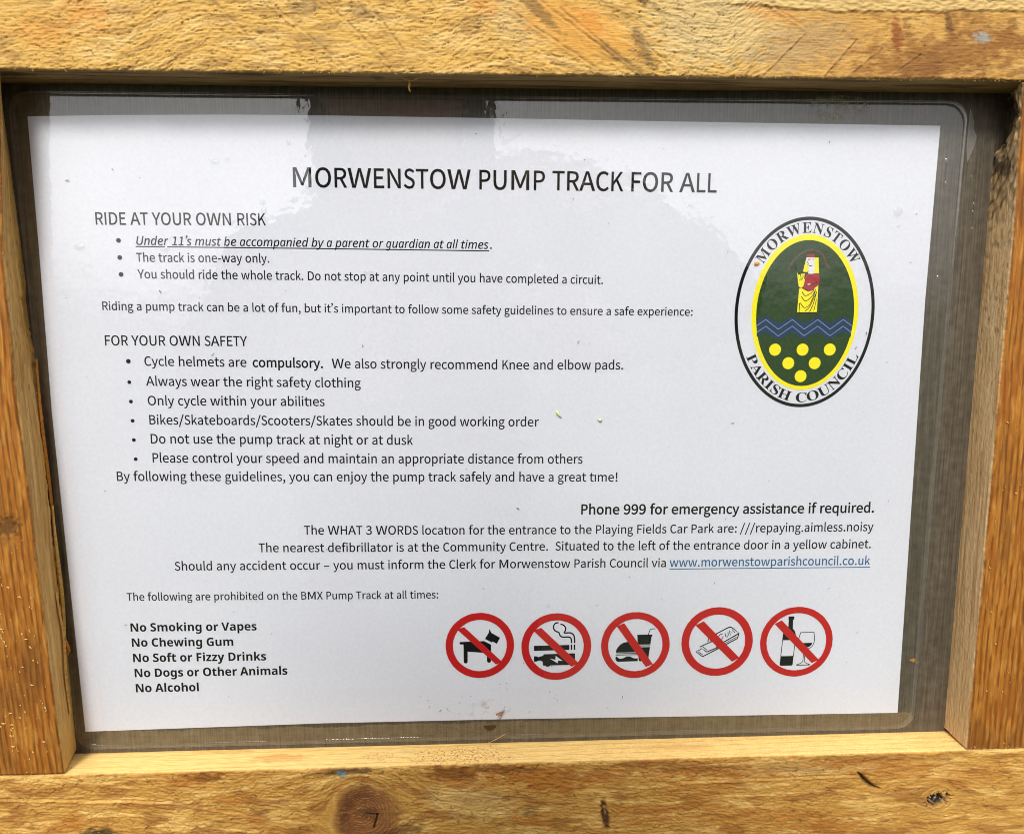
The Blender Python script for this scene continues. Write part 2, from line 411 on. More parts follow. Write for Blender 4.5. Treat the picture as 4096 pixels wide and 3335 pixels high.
# ---- bottom rail with its knots
KX, KY, KR = -70.0, -183.6, 15.5
def knot_r(u, y):            # ring distance: rings crowd on the left, spread on the right
    an = np.arctan2(y - KY, u - KX)
    return np.hypot(u - KX, y - KY) / (1 + .32 * np.cos(an + .25)) + .9 * perlin(u / 9, y / 9, 92)
def bot_y(a): return -158.3 - a
def flow(u, y):
    d2 = (u - KX) ** 2 + (y - KY) ** 2 + 1e-6
    f1 = 1 - KR ** 2 / np.maximum(d2, KR ** 2)
    d3 = (u - 222.8) ** 2 + (y + 185) ** 2
    d4 = (u - 52.6) ** 2 + (y + 188) ** 2
    psi = (y - KY) * f1 + 2.2 * (y + 185) * -(16 / np.maximum(d3, 16)) + .5 * (y + 188) * -(12 / np.maximum(d4, 12))
    return psi + 1.5 * perlin(u / 50, y / 20, 90), np.sqrt(d2)
def bot_h(u, a, z, na, nz):
    fr = sstep(.2, .95, nz); y = bot_y(a)
    psi, d = flow(u, y)
    sm = .6 * sstep(.0, .5, perlin(u / 40, y / 9, 91)) * sstep(-60, 0, u) + .5 * sstep(90, 200, u)
    h = rough_fibres(u, psi + .12 * u, 5, (.95 - .55 * sm))
    inside = 1 - sstep(KR * .75, KR * 1.1, d)
    ang = np.arctan2(y - KY, u - KX)
    rr = knot_r(u, y)
    rings = np.sin(rr * 2 * np.pi / 1.25)
    h = h * (1 - .8 * inside) + inside * (.10 * rings + .15 * fbm(u / 2, y / 2, 93))
    h = h - .9 * seg(u, y, (-66, -183.2), (-60.5, -184), .3) - 1.4 * seg(u, y, (-60.6, -183.8), (-62.5, -191), .45)
    h = h - 2.6 * crackm(u, y) - 3.0 * blob(u, y, 222.5, -185, 5.5, 3.0, 14, .55, 94, .3, 2.2)
    h = h - 2.2 * blob(u, y, 52.5, -188.5, 1.5, 7.5, 10, .4, 95, .4, 3) - .9 * blob(u, y, -195.5, -191, 8, 3.5, 0, .3, 96)
    for p, q in (((-52, -161), (-28, -181)), ((-48, -163), (-30, -178)), ((-240, -170), (-160, -174)), ((-160, -174), (-115, -184)), ((90, -171), (185, -170))):
        h = h - .45 * seg(u, y + .5 * perlin(u / 6, y * 0, 97), p, q, .5) + .35 * seg(u, y + .9, p, q, .6)
    ra = .08 * perlin(u / 16, z / 3, 24) + .04 * perlin(u / 1.2, z / .8, 25)
    edge = np.exp(-((np.abs(na * nz)) - .5) ** 2 / .03) * (.3 * perlin(u / 3.4, 0 * u, 26) + .25 * perlin(u / 1.1, 0 * u, 27) + .45 * perlin(u / 22, 0 * u, 28))
    return fr * h + (1 - fr) * ra + edge
def crackm(u, y):
    x0 = np.interp(y, [-178.2, -176.8, -173.5, -170.5, -168.8], [192, 188.5, 184.4, 182.2, 180.2])
    w = np.interp(y, [-178.6, -177.2, -174, -170.5, -168.5], [.2, 1.8, 1.5, 1.1, .2])
    return np.exp(-((u - x0) / (w * .85 + .05)) ** 2) * sstep(-179, -177.6, y) * (1 - sstep(-169, -168.2, y))
def bot_c(u, a, z, na, nz):
    fr = sstep(.2, .95, nz); y = bot_y(a)
    psi, d = flow(u, y)
    base = np.array(lin(188, 140, 68)) * np.ones(u.shape + (3,))
    base = mixc(base, lin(224, 182, 106), .7 * sstep(0, .5, fbm(u / 34, psi / 4, 101)))
    base = mixc(base, lin(150, 98, 44), .75 * sstep(.05, .55, fbm(u / 22, psi / 5, 102)))
    base = mixc(base, lin(196, 162, 102), .5 * blob(u, y, -15, -178, 22, 9, -10, .5, 103) + .4 * blob(u, y, 150, -166, 40, 4, 0, .5, 104))
    org = lin(170, 108, 42)
    for k, (cx, cy, rx, ry, an, st) in enumerate([(-22, -165, 16, 5, -6, .75), (24, -168, 22, 7, -6, .9), (0, -163, 22, 3, -4, .6), (55, -166, 16, 3.4, 8, .6), (100, -165, 30, 4, -3, .6),
            (92, -175, 22, 4, 4, .5), (-150, -162, 14, 3, 0, .8), (-130, -174, 8, 3, 0, .55), (-120, -184, 6, 3, -20, .55), (-210, -184, 10, 4, 15, .75), (14, -188, 10, 3.5, 0, .6), (70, -188, 22, 6, 4, .55),
            (104, -183, 10, 4, 0, .5), (205, -168, 22, 4, 4, .5), (165, -197, 24, 4, 4, .6), (130, -192, 30, 4, 3, .5), (240, -172, 20, 4, 6, .4), (182, -163.5, 26, 2, 0, .7), (-180, -199, 12, 4, 0, .5)]):
        base = mixc(base, org, st * blob(u, y, cx, cy, rx, ry, an, .7, 110 + k, .45, 7))
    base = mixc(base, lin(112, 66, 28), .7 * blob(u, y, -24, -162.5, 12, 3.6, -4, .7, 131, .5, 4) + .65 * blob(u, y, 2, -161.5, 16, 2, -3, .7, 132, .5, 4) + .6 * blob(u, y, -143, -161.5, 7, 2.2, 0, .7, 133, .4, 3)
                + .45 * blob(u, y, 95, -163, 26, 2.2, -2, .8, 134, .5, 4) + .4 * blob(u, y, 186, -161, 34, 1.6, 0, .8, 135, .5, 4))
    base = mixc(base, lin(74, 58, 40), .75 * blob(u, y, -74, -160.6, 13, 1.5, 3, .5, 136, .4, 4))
    base = mixc(base, lin(88, 56, 28), .6 * checks(u, psi + .12 * u, 5) * sstep(KR, KR * 1.2, d))  # cracks also darkened in colour: dirt plus painted crevice shade
    base = mixc(base, lin(92, 124, 128), .75 * blob(u, y, -77.3, -161.6, 2.6, 1.7, -30, .5, 137, .5, 1.6))
    base = mixc(base, lin(106, 70, 42), .55 * blob(u, y, -118, -180.5, 5, 1.4, 4, .3, 139, .4, 3))
    # the big knot
    rr0 = knot_r(u, y)
    ink = 1 - sstep(KR * .72, KR * 1.25, rr0 + 1.8 * fbm(u / 8, y / 8, 140, 3))
    base = mixc(base, lin(130, 82, 46), .95 * ink)
    left = 1 - sstep(-8, 8, (u - KX) * .8 - (y - KY) * .6 + 5 * perlin(u / 7, y / 7, 141))
    base = mixc(base, lin(84, 42, 22), .75 * ink * left * sstep(3, 6, d))
    base = mixc(base, lin(98, 52, 26), .75 * blob(u, y, -55, -197, 16, 5, 25, .4, 142) * sstep(8, 12, d))
    ringl = sstep(.55, .95, np.sin(rr0 * 2 * np.pi / 1.25))
    base = mixc(base, lin(196, 142, 82), .5 * ink * ringl * (.4 + .6 * sstep(-.2, .3, perlin(u / 5, y / 5, 146))))
    base = mixc(base, lin(70, 40, 22), .6 * blob(u, y, -65.5, -183, 5, 3, 0, .8, 143, .5, 1.6))
    base = mixc(base, (.006, .004, .003), .95 * seg(u, y, (-66, -183.2), (-60.5, -184), .35) + .95 * seg(u, y, (-60.6, -183.8), (-62.5, -191), .5))
    base = mixc(base, (.01, .008, .006), 1.0 * crackm(u, y))
    hol = blob(u, y, 222.5, -185, 5.6, 3.1, 14, .55, 94, .3, 2.2)
    base = mixc(base, (.012, .01, .008), hol)
    base = mixc(base, lin(170, 150, 130), hol * .7 * sstep(.15, .4, perlin(u / 2, y / 1.6, 144)))
    base = mixc(base, lin(62, 40, 22), .9 * blob(u, y, 52.5, -188.5, 1.7, 8, 10, .4, 95, .4, 3))
    base = mixc(base, lin(190, 150, 110), .8 * seg(u, y, (52, -184), (52.8, -188), .5))
    base = mixc(base, lin(58, 54, 30), .9 * blob(u, y, -195.5, -191, 8.5, 4, 0, .4, 96))
    base = mixc(base, lin(96, 86, 58), .6 * blob(u, y, 13.8, -184.8, 2.8, 1.8, 0, .5, 145, .4, 2))
    led = np.array(lin(246, 206, 128)) * np.ones(u.shape + (3,))  # ledge faces up: its stronger light is painted in as a paler colour
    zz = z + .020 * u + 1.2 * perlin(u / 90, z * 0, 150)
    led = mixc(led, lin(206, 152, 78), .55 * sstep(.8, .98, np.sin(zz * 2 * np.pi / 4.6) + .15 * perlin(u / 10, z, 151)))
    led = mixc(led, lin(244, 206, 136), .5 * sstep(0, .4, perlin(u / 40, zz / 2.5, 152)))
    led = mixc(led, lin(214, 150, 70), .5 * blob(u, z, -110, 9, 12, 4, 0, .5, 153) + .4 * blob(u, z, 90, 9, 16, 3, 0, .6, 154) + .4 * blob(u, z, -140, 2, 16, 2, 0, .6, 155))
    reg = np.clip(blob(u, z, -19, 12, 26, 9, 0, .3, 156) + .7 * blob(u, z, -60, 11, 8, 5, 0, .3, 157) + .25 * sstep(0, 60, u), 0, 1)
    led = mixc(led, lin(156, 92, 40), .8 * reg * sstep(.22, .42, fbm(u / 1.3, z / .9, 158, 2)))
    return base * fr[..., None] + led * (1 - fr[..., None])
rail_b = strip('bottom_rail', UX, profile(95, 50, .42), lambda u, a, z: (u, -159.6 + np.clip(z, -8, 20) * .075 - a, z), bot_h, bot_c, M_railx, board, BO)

# ---- the two stiles
def stile_h(sd_, seed):
    def f(u, a, z, na, nz):
        fr = sstep(.2, .95, nz)
        ph = a + .5 * perlin(u / 60, a / 20, seed + 3) * 3
        ring = np.sin(ph * 2 * np.pi / 2.7 + 1.3 * perlin(u / 45, a / 6, seed))
        h = .17 * ring + .10 * perlin(u / 9, a / .8, seed + 1) + .05 * perlin(u / 1.4, a / 1.2, seed + 2) + .3 * perlin(u / 60, a / 30, seed + 5)
        if sd_ < 0: h = h - .5 * blob(u, a, -35, 12, 4, 5, 30, .5, seed + 6, .3, 2)
        ra = .12 * perlin(u / 20, z / 3.2, seed + 7) + .10 * perlin(u / 3, z / 1.5, seed + 8)
        if sd_ > 0:            # the grown-round knot in the upper right corner
            wane = blob(u, z, 152, 2, 16, 13, 0, .35, 171, .45, 7)
            ra = ra - 5.5 * wane + 1.1 * wane * np.sin(np.hypot(u - 150, (z + 4) * 1.5) * 1.2)
            ra = ra + .35 * perlin(u / 5, z / 2.5, 172) * sstep(80, 120, u)
        else:                  # torn, splintered arris
            ra = ra - 1.0 * blob(u, z, -20, 1.5, 60, 2.4, 0, .6, 173, .3, 5) - .9 * blob(u, z, 60, 2, 12, 5, 0, .6, 174)
        edge = np.exp(-((np.abs(na * nz)) - .5) ** 2 / .03) * (.25 * perlin(u / 3, 0 * u, seed + 9) + .2 * perlin(u / 1, 0 * u, seed + 10) + .4 * perlin(u / 25, 0 * u, seed + 11))
        return fr * h + (1 - fr) * ra + edge
    return f
def stile_c(sd_, seed):
    def f(u, a, z, na, nz):
        fr = sstep(.25, .9, nz)
        ph = a + .5 * perlin(u / 60, a / 20, seed + 3) * 3
        ring = np.sin(ph * 2 * np.pi / 2.7 + 1.3 * perlin(u / 45, a / 6, seed))
        base = np.array(lin(158, 98, 32)) * np.ones(u.shape + (3,))
        base = mixc(base, lin(100, 58, 18), .85 * sstep(.0, .95, ring + .5 * perlin(u / 8, a / 1.5, seed + 20)))
        base = mixc(base, lin(196, 136, 56), .4 * sstep(.1, .6, fbm(u / 25, a / 3, seed + 21)))
        base = mixc(base, lin(140, 82, 26), .5 * sstep(.1, .6, fbm(u / 30, a / 14, seed + 22)))
        base = mixc(base, lin(206, 156, 80), .30 * sstep(.2, .5, perlin(u / 12, a / .9, seed + 23)))
        base = mixc(base, lin(96, 60, 26), .35 * sstep(.25, .6, fbm(u / 45, a / 18, seed + 28)))
        if sd_ < 0:
            base = mixc(base, lin(92, 60, 28), .8 * blob(u, a, -35, 11, 4.5, 5, 30, .7, 181, .3, 2.5) + .6 * blob(u, a, 28, 16, 5, 4, 0, .7, 182, .4, 3) + .5 * blob(u, a, 50, 12, 2, 5, 0, .7, 183, .4, 3))
            base = mixc(base, lin(104, 62, 24), .4 * blob(u, a, -110, 12, 14, 8, 0, .6, 184, .5, 8))
        rev = np.array(lin(198, 152, 82)) * np.ones(u.shape + (3,)) if sd_ < 0 else np.array(lin(214, 180, 132)) * np.ones(u.shape + (3,))
        zz = z + .010 * u + 1.5 * perlin(u / 70, z / 30, seed + 24)
        rev = mixc(rev, lin(160, 108, 50) if sd_ < 0 else lin(172, 122, 72), .55 * sstep(.0, .5, perlin(u / 50, zz / 1.7, seed + 25)))
        rev = mixc(rev, lin(226, 184, 116) if sd_ < 0 else lin(218, 186, 142), .6 * sstep(.1, .5, perlin(u / 40, zz / 3, seed + 26)))
        rev = mixc(rev, lin(120, 84, 44), .6 * sstep(.35, .6, perlin(u / 5, z / .8, seed + 27)) * (.3 + .7 * sstep(-40, 60, u)))
        if sd_ < 0:
            rev = mixc(rev, lin(214, 172, 100), .7 * (1 - sstep(-150, -100, u)))
            rev = mixc(rev, lin(120, 60, 22), .85 * blob(u, z, -5, 2.2, 30, 1.8, 0, .5, 185, .4, 4))
            rev = mixc(rev, lin(20, 14, 8), .9 * blob(u, z, -40, 1.5, 42, 1.4, 0, .7, 186, .3, 5))
        else:
            sw = np.sin(np.hypot(u - 152, (z + 6) * 1.6) * .95 + 2 * perlin(u / 7, z / 5, 187))
            up_ = blob(u, z, 142, 6, 34, 18, 0, .45, 188, .4, 9)
            rev = mixc(rev, lin(176, 148, 108), .7 * up_)
            rev = mixc(rev, lin(92, 70, 46), .8 * up_ * sstep(.35, .95, sw))
            rev = mixc(rev, lin(34, 25, 16), .9 * blob(u, z, 150, 0, 13, 8, 0, .5, 189, .4, 5) + .8 * blob(u, z, 128, 8, 4, 10, 25, .6, 190, .4, 3))
            rev = mixc(rev, lin(96, 70, 44), .5 * sstep(.32, .55, perlin(u / 6, z / 1.3, 191)) * sstep(50, 110, u))
        return base * fr[..., None] + rev * (1 - fr[..., None])
    return f
def left_place(u, a, z):
    x0 = np.interp(u, [-165, -108, -38, 0, 38, 90, 165], [-213.8, -214.0, -213.8, -214.4, -216.4, -218.4, -221.3])
    x1 = np.interp(u, [-165, -123, -58, -15, 31, 88, 165], [-208.9, -210.3, -212.6, -213.4, -215.0, -214.5, -208.5])
    k = np.clip(z / 20, 0, 1)
    return (x0 * (1 - k) + x1 * k - a, u, z)
UY = np.arange(-157.2, 162.4, .5)
stile_l = strip('stile', UY, profile(62, 40), left_place, stile_h(-1, 200), stile_c(-1, 200), M_stile, board, BO)
stile_r = strip('stile', UY, profile(62, 44), lambda u, a, z: (236.4 - .9 * np.clip(z / 20, 0, 1) - 1.8 * np.clip(z / 20, 0, 1) * sstep(90, 160, u) + a, u, z), stile_h(1, 300), stile_c(1, 300), M_stile, board, BO)
tag(rail_t, 'pale hairy sawn top rail with slanting saw marks')
tag(rail_b, 'bottom rail with big dark ringed knot and bright ledge')
tag(stile_l, 'orange stained left upright with torn inner edge')
tag(stile_r, 'orange stained right upright with swirled knot at its top')
bk = mesh_obj('backing_board', [(x, y, z) for z in (0, -9) for x, y in ((-265, -240), (290, -240), (290, 240), (-265, 240))],
              [(0, 1, 2, 3), (7, 6, 5, 4), (0, 4, 5, 1), (1, 5, 6, 2), (2, 6, 7, 3), (3, 7, 4, 0)], M_back, board, BO)

# letter outlines: (face, letter): (advance, [outline x, y, x, y ...]), cap height 500 units
GLYPHS = {
 ('r', '!'): (220, [[89, 151, 132, 151, 140, 440, 141, 511, 78, 511, 80, 440], [110, -9, 133, -3, 149, 14, 155, 38, 149, 63, 133, 80, 110, 86, 87, 80, 71, 63, 65, 38, 71, 14, 87, -3]]),
 ('r', ','): (190, [[51, -130, 104, -96, 139, -47, 151, 13, 144, 52, 126, 77, 98, 86, 75, 81, 58, 66, 51, 42, 58, 19, 74, 4, 97, -1, 104, -1, 96, -39, 72, -70, 36, -93]]),
 ('r', '-'): (237, [[31, 167, 206, 167, 206, 215, 31, 215]]),
 ('r', '.'): (190, [[95, -9, 117, -3, 134, 14, 140, 38, 134, 63, 117, 80, 95, 86, 72, 80, 56, 63, 50, 38, 56, 14, 72, -3]]),
 ('r', '/'): (267, [[8, -122, 53, -122, 257, 542, 212, 542]]),
 ('r', '1'): (379, [[60, 0, 334, 0, 334, 52, 234, 52, 234, 500, 186, 500, 83, 465, 83, 425, 172, 425, 172, 52, 60, 52]]),
 ('r', '3'): (379, [[179, -9, 261, 8, 319, 57, 340, 134, 326, 194, 288, 237, 235, 261, 235, 264, 281, 290, 312, 330, 323, 384, 304, 452, 253, 494, 177, 509, 124, 501, 78, 480, 38, 450, 72, 410, 102, 435, 137, 452, 175, 458, 221, 448, 250, 421, 260, 379, 247, 331, 203, 297, 121, 284, 121, 236, 213, 224, 262, 189, 277, 136, 264, 86, 228, 54, 175, 43, 125, 51, 84, 72, 52, 100, 20, 60, 58, 26, 111, 1]]),
 ('r', '9'): (379, [[160, -9, 215, 1, 265, 31, 305, 85, 332, 165, 342, 271, 333, 357, 310, 424, 274, 471, 228, 499, 173, 509, 102, 488, 50, 432, 30, 347, 47, 260, 95, 207, 168, 190, 209, 197, 249, 218, 283, 250, 263, 128, 218, 62, 158, 43, 127, 48, 98, 61, 74, 81, 40, 42, 71, 16, 111, -2], [282, 303, 248, 264, 213, 243, 178, 236, 128, 250, 99, 288, 89, 347, 100, 407, 130, 446, 174, 460, 229, 442, 265, 389]]),
 ('r', ':'): (190, [[95, 266, 117, 272, 134, 289, 140, 314, 134, 339, 117, 355, 95, 362, 72, 355, 56, 339, 50, 314, 56, 289, 72, 272], [95, -9, 117, -3, 134, 14, 140, 38, 134, 63, 117, 80, 95, 86, 72, 80, 56, 63, 50, 38, 56, 14, 72, -3]]),
 ('r', 'A'): (415, [[3, 0, 66, 0, 115, 153, 297, 153, 345, 0, 412, 0, 242, 500, 172, 500], [130, 203, 155, 280, 205, 449, 207, 449, 258, 280, 282, 203]]),
 ('r', 'B'): (448, [[69, 0, 228, 0, 327, 16, 393, 65, 417, 147, 404, 205, 369, 245, 316, 266, 316, 269, 356, 293, 380, 331, 389, 378, 367, 449, 306, 488, 217, 500, 69, 500], [132, 288, 132, 450, 209, 450, 274, 442, 314, 417, 327, 370, 315, 326, 276, 298, 206, 288], [132, 50, 132, 239, 219, 239, 293, 229, 340, 200, 355, 149, 339, 93, 293, 61, 219, 50]]),
 ('r', 'C'): (435, [[257, -9, 317, 0, 368, 24, 411, 63, 376, 103, 342, 73, 304, 53, 260, 46, 177, 72, 123, 142, 104, 252, 124, 360, 179, 429, 262, 454, 302, 448, 335, 431, 364, 407, 398, 447, 364, 478, 317, 500, 261, 509, 189, 497, 128, 464, 81, 411, 50, 339, 40, 250, 50, 160, 80, 89, 127, 35, 187, 2]]),
 ('r', 'D'): (469, [[69, 0, 196, 0, 279, 11, 343, 43, 391, 95, 419, 165, 429, 252, 419, 339, 390, 408, 343, 459, 277, 490, 194, 500, 69, 500], [132, 52, 132, 449, 188, 449, 252, 441, 301, 416, 336, 376, 357, 321, 364, 252, 357, 182, 336, 127, 301, 86, 252, 61, 188, 52]]),
 ('r', 'E'): (402, [[69, 0, 364, 0, 364, 54, 132, 54, 132, 236, 321, 236, 321, 290, 132, 290, 132, 447, 357, 447, 357, 500, 69, 500]]),
 ('r', 'F'): (377, [[69, 0, 132, 0, 132, 224, 323, 224, 323, 278, 132, 278, 132, 447, 357, 447, 357, 500, 69, 500]]),
 ('r', 'G'): (470, [[265, -9, 328, -1, 380, 19, 420, 49, 420, 259, 255, 259, 255, 207, 362, 207, 362, 76, 337, 60, 306, 50, 271, 46, 213, 56, 166, 82, 132, 125, 111, 182, 104, 252, 112, 321, 134, 377, 169, 418, 215, 445, 271, 454, 315, 447, 350, 430, 379, 407, 413, 447, 378, 477, 331, 500, 269, 509, 194, 497, 131, 464, 82, 411, 51, 339, 40, 250, 50, 160, 81, 89, 129, 35, 191, 2]]),
 ('r', 'H'): (497, [[69, 0, 132, 0, 132, 236, 365, 236, 365, 0, 428, 0, 428, 500, 365, 500, 365, 291, 132, 291, 132, 500, 69, 500]]),
 ('r', 'I'): (200, [[69, 0, 132, 0, 132, 500, 69, 500]]),
 ('r', 'K'): (441, [[69, 0, 132, 0, 132, 158, 218, 261, 368, 0, 438, 0, 257, 310, 414, 500, 342, 500, 133, 249, 132, 249, 132, 500, 69, 500]]),
 ('r', 'L'): (370, [[69, 0, 351, 0, 351, 54, 132, 54, 132, 500, 69, 500]]),
 ('r', 'M'): (554, [[69, 0, 126, 0, 126, 277, 117, 424, 120, 424, 160, 310, 255, 50, 297, 50, 392, 310, 432, 424, 435, 424, 426, 277, 426, 0, 485, 0, 485, 500, 409, 500, 314, 233, 279, 128, 276, 128, 240, 233, 145, 500, 69, 500]]),
 ('r', 'N'): (493, [[69, 0, 128, 0, 128, 263, 121, 419, 123, 419, 177, 316, 359, 0, 424, 0, 424, 500, 364, 500, 364, 240, 373, 82, 370, 82, 316, 185, 133, 500, 69, 500]]),
 ('r', 'O'): (506, [[253, -9, 323, 3, 382, 37, 428, 91, 456, 163, 467, 252, 456, 340, 428, 411, 382, 465, 323, 498, 253, 509, 183, 498, 124, 465, 79, 411, 50, 340, 40, 252, 50, 163, 79, 91, 124, 37, 183, 3], [253, 46, 174, 72, 123, 143, 104, 252, 123, 360, 174, 429, 253, 454, 332, 429, 383, 360, 402, 252, 383, 143, 332, 72]]),
 ('r', 'P'): (432, [[69, 0, 132, 0, 132, 199, 214, 199, 276, 205, 326, 223, 365, 253, 390, 297, 398, 353, 390, 411, 365, 452, 326, 480, 274, 495, 211, 500, 69, 500], [132, 250, 132, 449, 203, 449, 277, 440, 321, 411, 336, 353, 322, 295, 279, 261, 206, 250]]),
 ('r', 'R'): (433, [[132, 263, 132, 449, 216, 449, 282, 440, 323, 412, 337, 360, 323, 306, 282, 273, 216, 263], [343, 0, 414, 0, 287, 219, 346, 245, 386, 292, 400, 360, 391, 415, 368, 454, 330, 481, 282, 495, 225, 500, 69, 500, 69, 0, 132, 0, 132, 212, 222, 212]]),
 ('r', 'S'): (407, [[207, -9, 298, 10, 356, 61, 377, 133, 363, 195, 327, 237, 274, 267, 203, 297, 164, 316, 133, 341, 120, 381, 132, 420, 164, 445, 214, 454, 257, 448, 295, 432, 327, 407, 360, 447, 320, 479, 270, 501, 214, 509, 132, 492, 77, 445, 56, 377, 72, 315, 111, 274, 158, 248, 229, 217, 272, 196, 302, 169, 313, 128, 301, 85, 265, 57, 208, 46, 157, 54, 110, 76, 70, 108, 33, 65, 81, 26, 140, 0]]),
 ('r', 'T'): (409, [[173, 0, 236, 0, 236, 447, 387, 447, 387, 500, 21, 500, 21, 447, 173, 447]]),
 ('r', 'U'): (492, [[246, -9, 304, -2, 353, 21, 392, 61, 417, 122, 426, 206, 426, 500, 365, 500, 365, 205, 349, 110, 306, 61, 246, 46, 187, 61, 145, 110, 130, 205, 130, 500, 67, 500, 67, 206, 76, 122, 101, 61, 139, 21, 188, -2]]),
 ('r', 'W'): (599, [[123, 0, 198, 0, 273, 302, 298, 415, 301, 415, 325, 302, 401, 0, 477, 0, 580, 500, 520, 500, 467, 228, 439, 65, 435, 65, 400, 228, 330, 500, 272, 500, 203, 228, 168, 65, 165, 65, 135, 228, 83, 500, 18, 500]]),
 ('r', 'X'): (391, [[12, 0, 78, 0, 150, 135, 190, 216, 193, 216, 236, 135, 310, 0, 380, 0, 233, 255, 370, 500, 304, 500, 237, 372, 201, 299, 198, 299, 159, 372, 91, 500, 21, 500, 158, 259]]),
 ('r', 'Y'): (362, [[149, 0, 212, 0, 212, 194, 363, 500, 297, 500, 233, 359, 183, 249, 180, 249, 131, 359, 66, 500, -1, 500, 149, 194]]),
 ('r', 'a'): (384, [[148, -9, 192, -2, 233, 18, 271, 44, 273, 44, 278, 0, 329, 0, 329, 228, 316, 308, 275, 361, 201, 380, 144, 372, 95, 354, 56, 332, 80, 289, 112, 308, 150, 322, 191, 328, 238, 314, 261, 280, 267, 235, 138, 209, 64, 164, 40, 96, 54, 39, 92, 4], [166, 42, 132, 47, 109, 66, 100, 100, 116, 142, 169, 173, 267, 193, 267, 90, 233, 63, 200, 47]]),
 ('r', 'b'): (422, [[226, -9, 275, 0, 319, 25, 354, 66, 378, 121, 387, 191, 370, 291, 320, 356, 239, 380, 198, 373, 159, 354, 123, 328, 126, 394, 126, 543, 63, 543, 63, 0, 113, 0, 118, 38, 121, 38, 155, 13, 191, -3], [216, 44, 188, 47, 158, 59, 126, 82, 126, 277, 160, 305, 192, 322, 224, 327, 281, 310, 312, 263, 322, 190, 308, 112, 270, 61]]),
 ('r', 'c'): (348, [[209, -9, 252, -3, 293, 13, 329, 38, 302, 80, 276, 61, 247, 48, 214, 43, 154, 61, 114, 110, 100, 185, 115, 260, 156, 309, 216, 327, 243, 323, 268, 312, 290, 295, 321, 336, 293, 358, 257, 374, 214, 380, 158, 372, 110, 347, 71, 307, 45, 253, 35, 185, 44, 118, 68, 64, 105, 24, 153, -1]]),
 ('r', 'd'): (423, [[189, -9, 231, -2, 269, 17, 302, 44, 304, 44, 309, 0, 360, 0, 360, 543, 297, 543, 297, 400, 301, 337, 269, 360, 236, 375, 196, 380, 117, 356, 59, 289, 36, 185, 55, 80, 108, 14], [203, 44, 147, 61, 112, 109, 100, 186, 115, 260, 153, 309, 207, 327, 238, 324, 267, 311, 297, 289, 297, 94, 267, 66, 236, 49]]),
 ('r', 'e'): (378, [[213, -9, 259, -4, 300, 10, 334, 29, 312, 70, 284, 54, 254, 44, 220, 41, 157, 57, 115, 102, 97, 171, 347, 171, 349, 206, 332, 298, 282, 358, 201, 380, 152, 371, 106, 346, 69, 306, 45, 252, 35, 185, 44, 118, 69, 64, 108, 24, 156, 0], [96, 215, 115, 277, 153, 317, 203, 330, 252, 317, 284, 278, 295, 215]]),
 ('r', 'f'): (222, [[23, 320, 73, 320, 73, 0, 135, 0, 135, 320, 214, 320, 214, 370, 135, 370, 135, 429, 141, 469, 158, 494, 188, 502, 229, 492, 243, 540, 181, 552, 120, 537, 85, 495, 73, 430, 73, 370, 23, 367]]),
 ('r', 'g'): (385, [[188, -171, 287, -153, 352, -106, 375, -42, 361, 8, 318, 37, 246, 46, 173, 46, 134, 51, 114, 65, 108, 86, 112, 104, 120, 118, 132, 130, 187, 117, 256, 133, 304, 178, 323, 246, 319, 277, 308, 302, 293, 323, 368, 323, 368, 370, 239, 370, 187, 380, 118, 364, 68, 318, 48, 248, 56, 206, 73, 172, 97, 148, 97, 145, 77, 128, 62, 105, 56, 76, 60, 50, 72, 30, 89, 16, 89, 12, 60, -12, 41, -40, 35, -72, 54, -125, 108, -159], [187, 160, 148, 170, 119, 201, 108, 248, 119, 294, 147, 324, 187, 334, 227, 324, 255, 294, 266, 248, 255, 201, 227, 170], [196, -128, 139, -120, 102, -97, 89, -63, 93, -41, 105, -20, 127, 0, 175, -5, 239, -5, 280, -10, 305, -25, 314, -53, 299, -89, 259, -117]]),
 ('r', 'h'): (414, [[63, 0, 126, 0, 126, 269, 160, 300, 192, 319, 226, 325, 267, 315, 289, 283, 297, 226, 297, 0, 359, 0, 359, 235, 347, 314, 309, 363, 246, 380, 199, 371, 159, 349, 123, 318, 126, 394, 126, 543, 63, 543]]),
 ('r', 'i'): (188, [[63, 0, 126, 0, 126, 370, 63, 370], [94, 447, 116, 452, 130, 466, 136, 488, 130, 509, 116, 524, 94, 529, 73, 524, 58, 509, 53, 488, 58, 466, 73, 452]]),
 ('r', 'j'): (188, [[24, -165, 83, -150, 116, -108, 126, -42, 126, 370, 63, 370, 63, -42, 60, -81, 46, -106, 18, -115, -18, -108, -30, -156], [94, 447, 116, 452, 130, 466, 136, 488, 130, 509, 116, 524, 94, 529, 72, 524, 58, 509, 53, 488, 58, 466, 72, 452]]),
 ('r', 'k'): (377, [[63, 0, 124, 0, 124, 98, 194, 179, 302, 0, 370, 0, 230, 221, 353, 370, 284, 370, 127, 175, 124, 175, 124, 543, 63, 543]]),
 ('r', 'l'): (194, [[128, -9, 164, -3, 156, 44, 143, 43, 134, 46, 128, 54, 126, 70, 126, 543, 63, 543, 63, 74, 69, 29, 91, 1]]),
 ('r', 'm'): (632, [[63, 0, 126, 0, 126, 269, 158, 300, 189, 319, 218, 325, 257, 315, 280, 283, 287, 226, 287, 0, 349, 0, 349, 269, 383, 300, 413, 319, 443, 325, 481, 315, 504, 283, 512, 226, 512, 0, 574, 0, 574, 235, 561, 314, 524, 363, 462, 380, 418, 371, 378, 346, 339, 309, 319, 347, 285, 371, 237, 380, 194, 371, 156, 349, 121, 317, 120, 317, 114, 370, 63, 370]]),
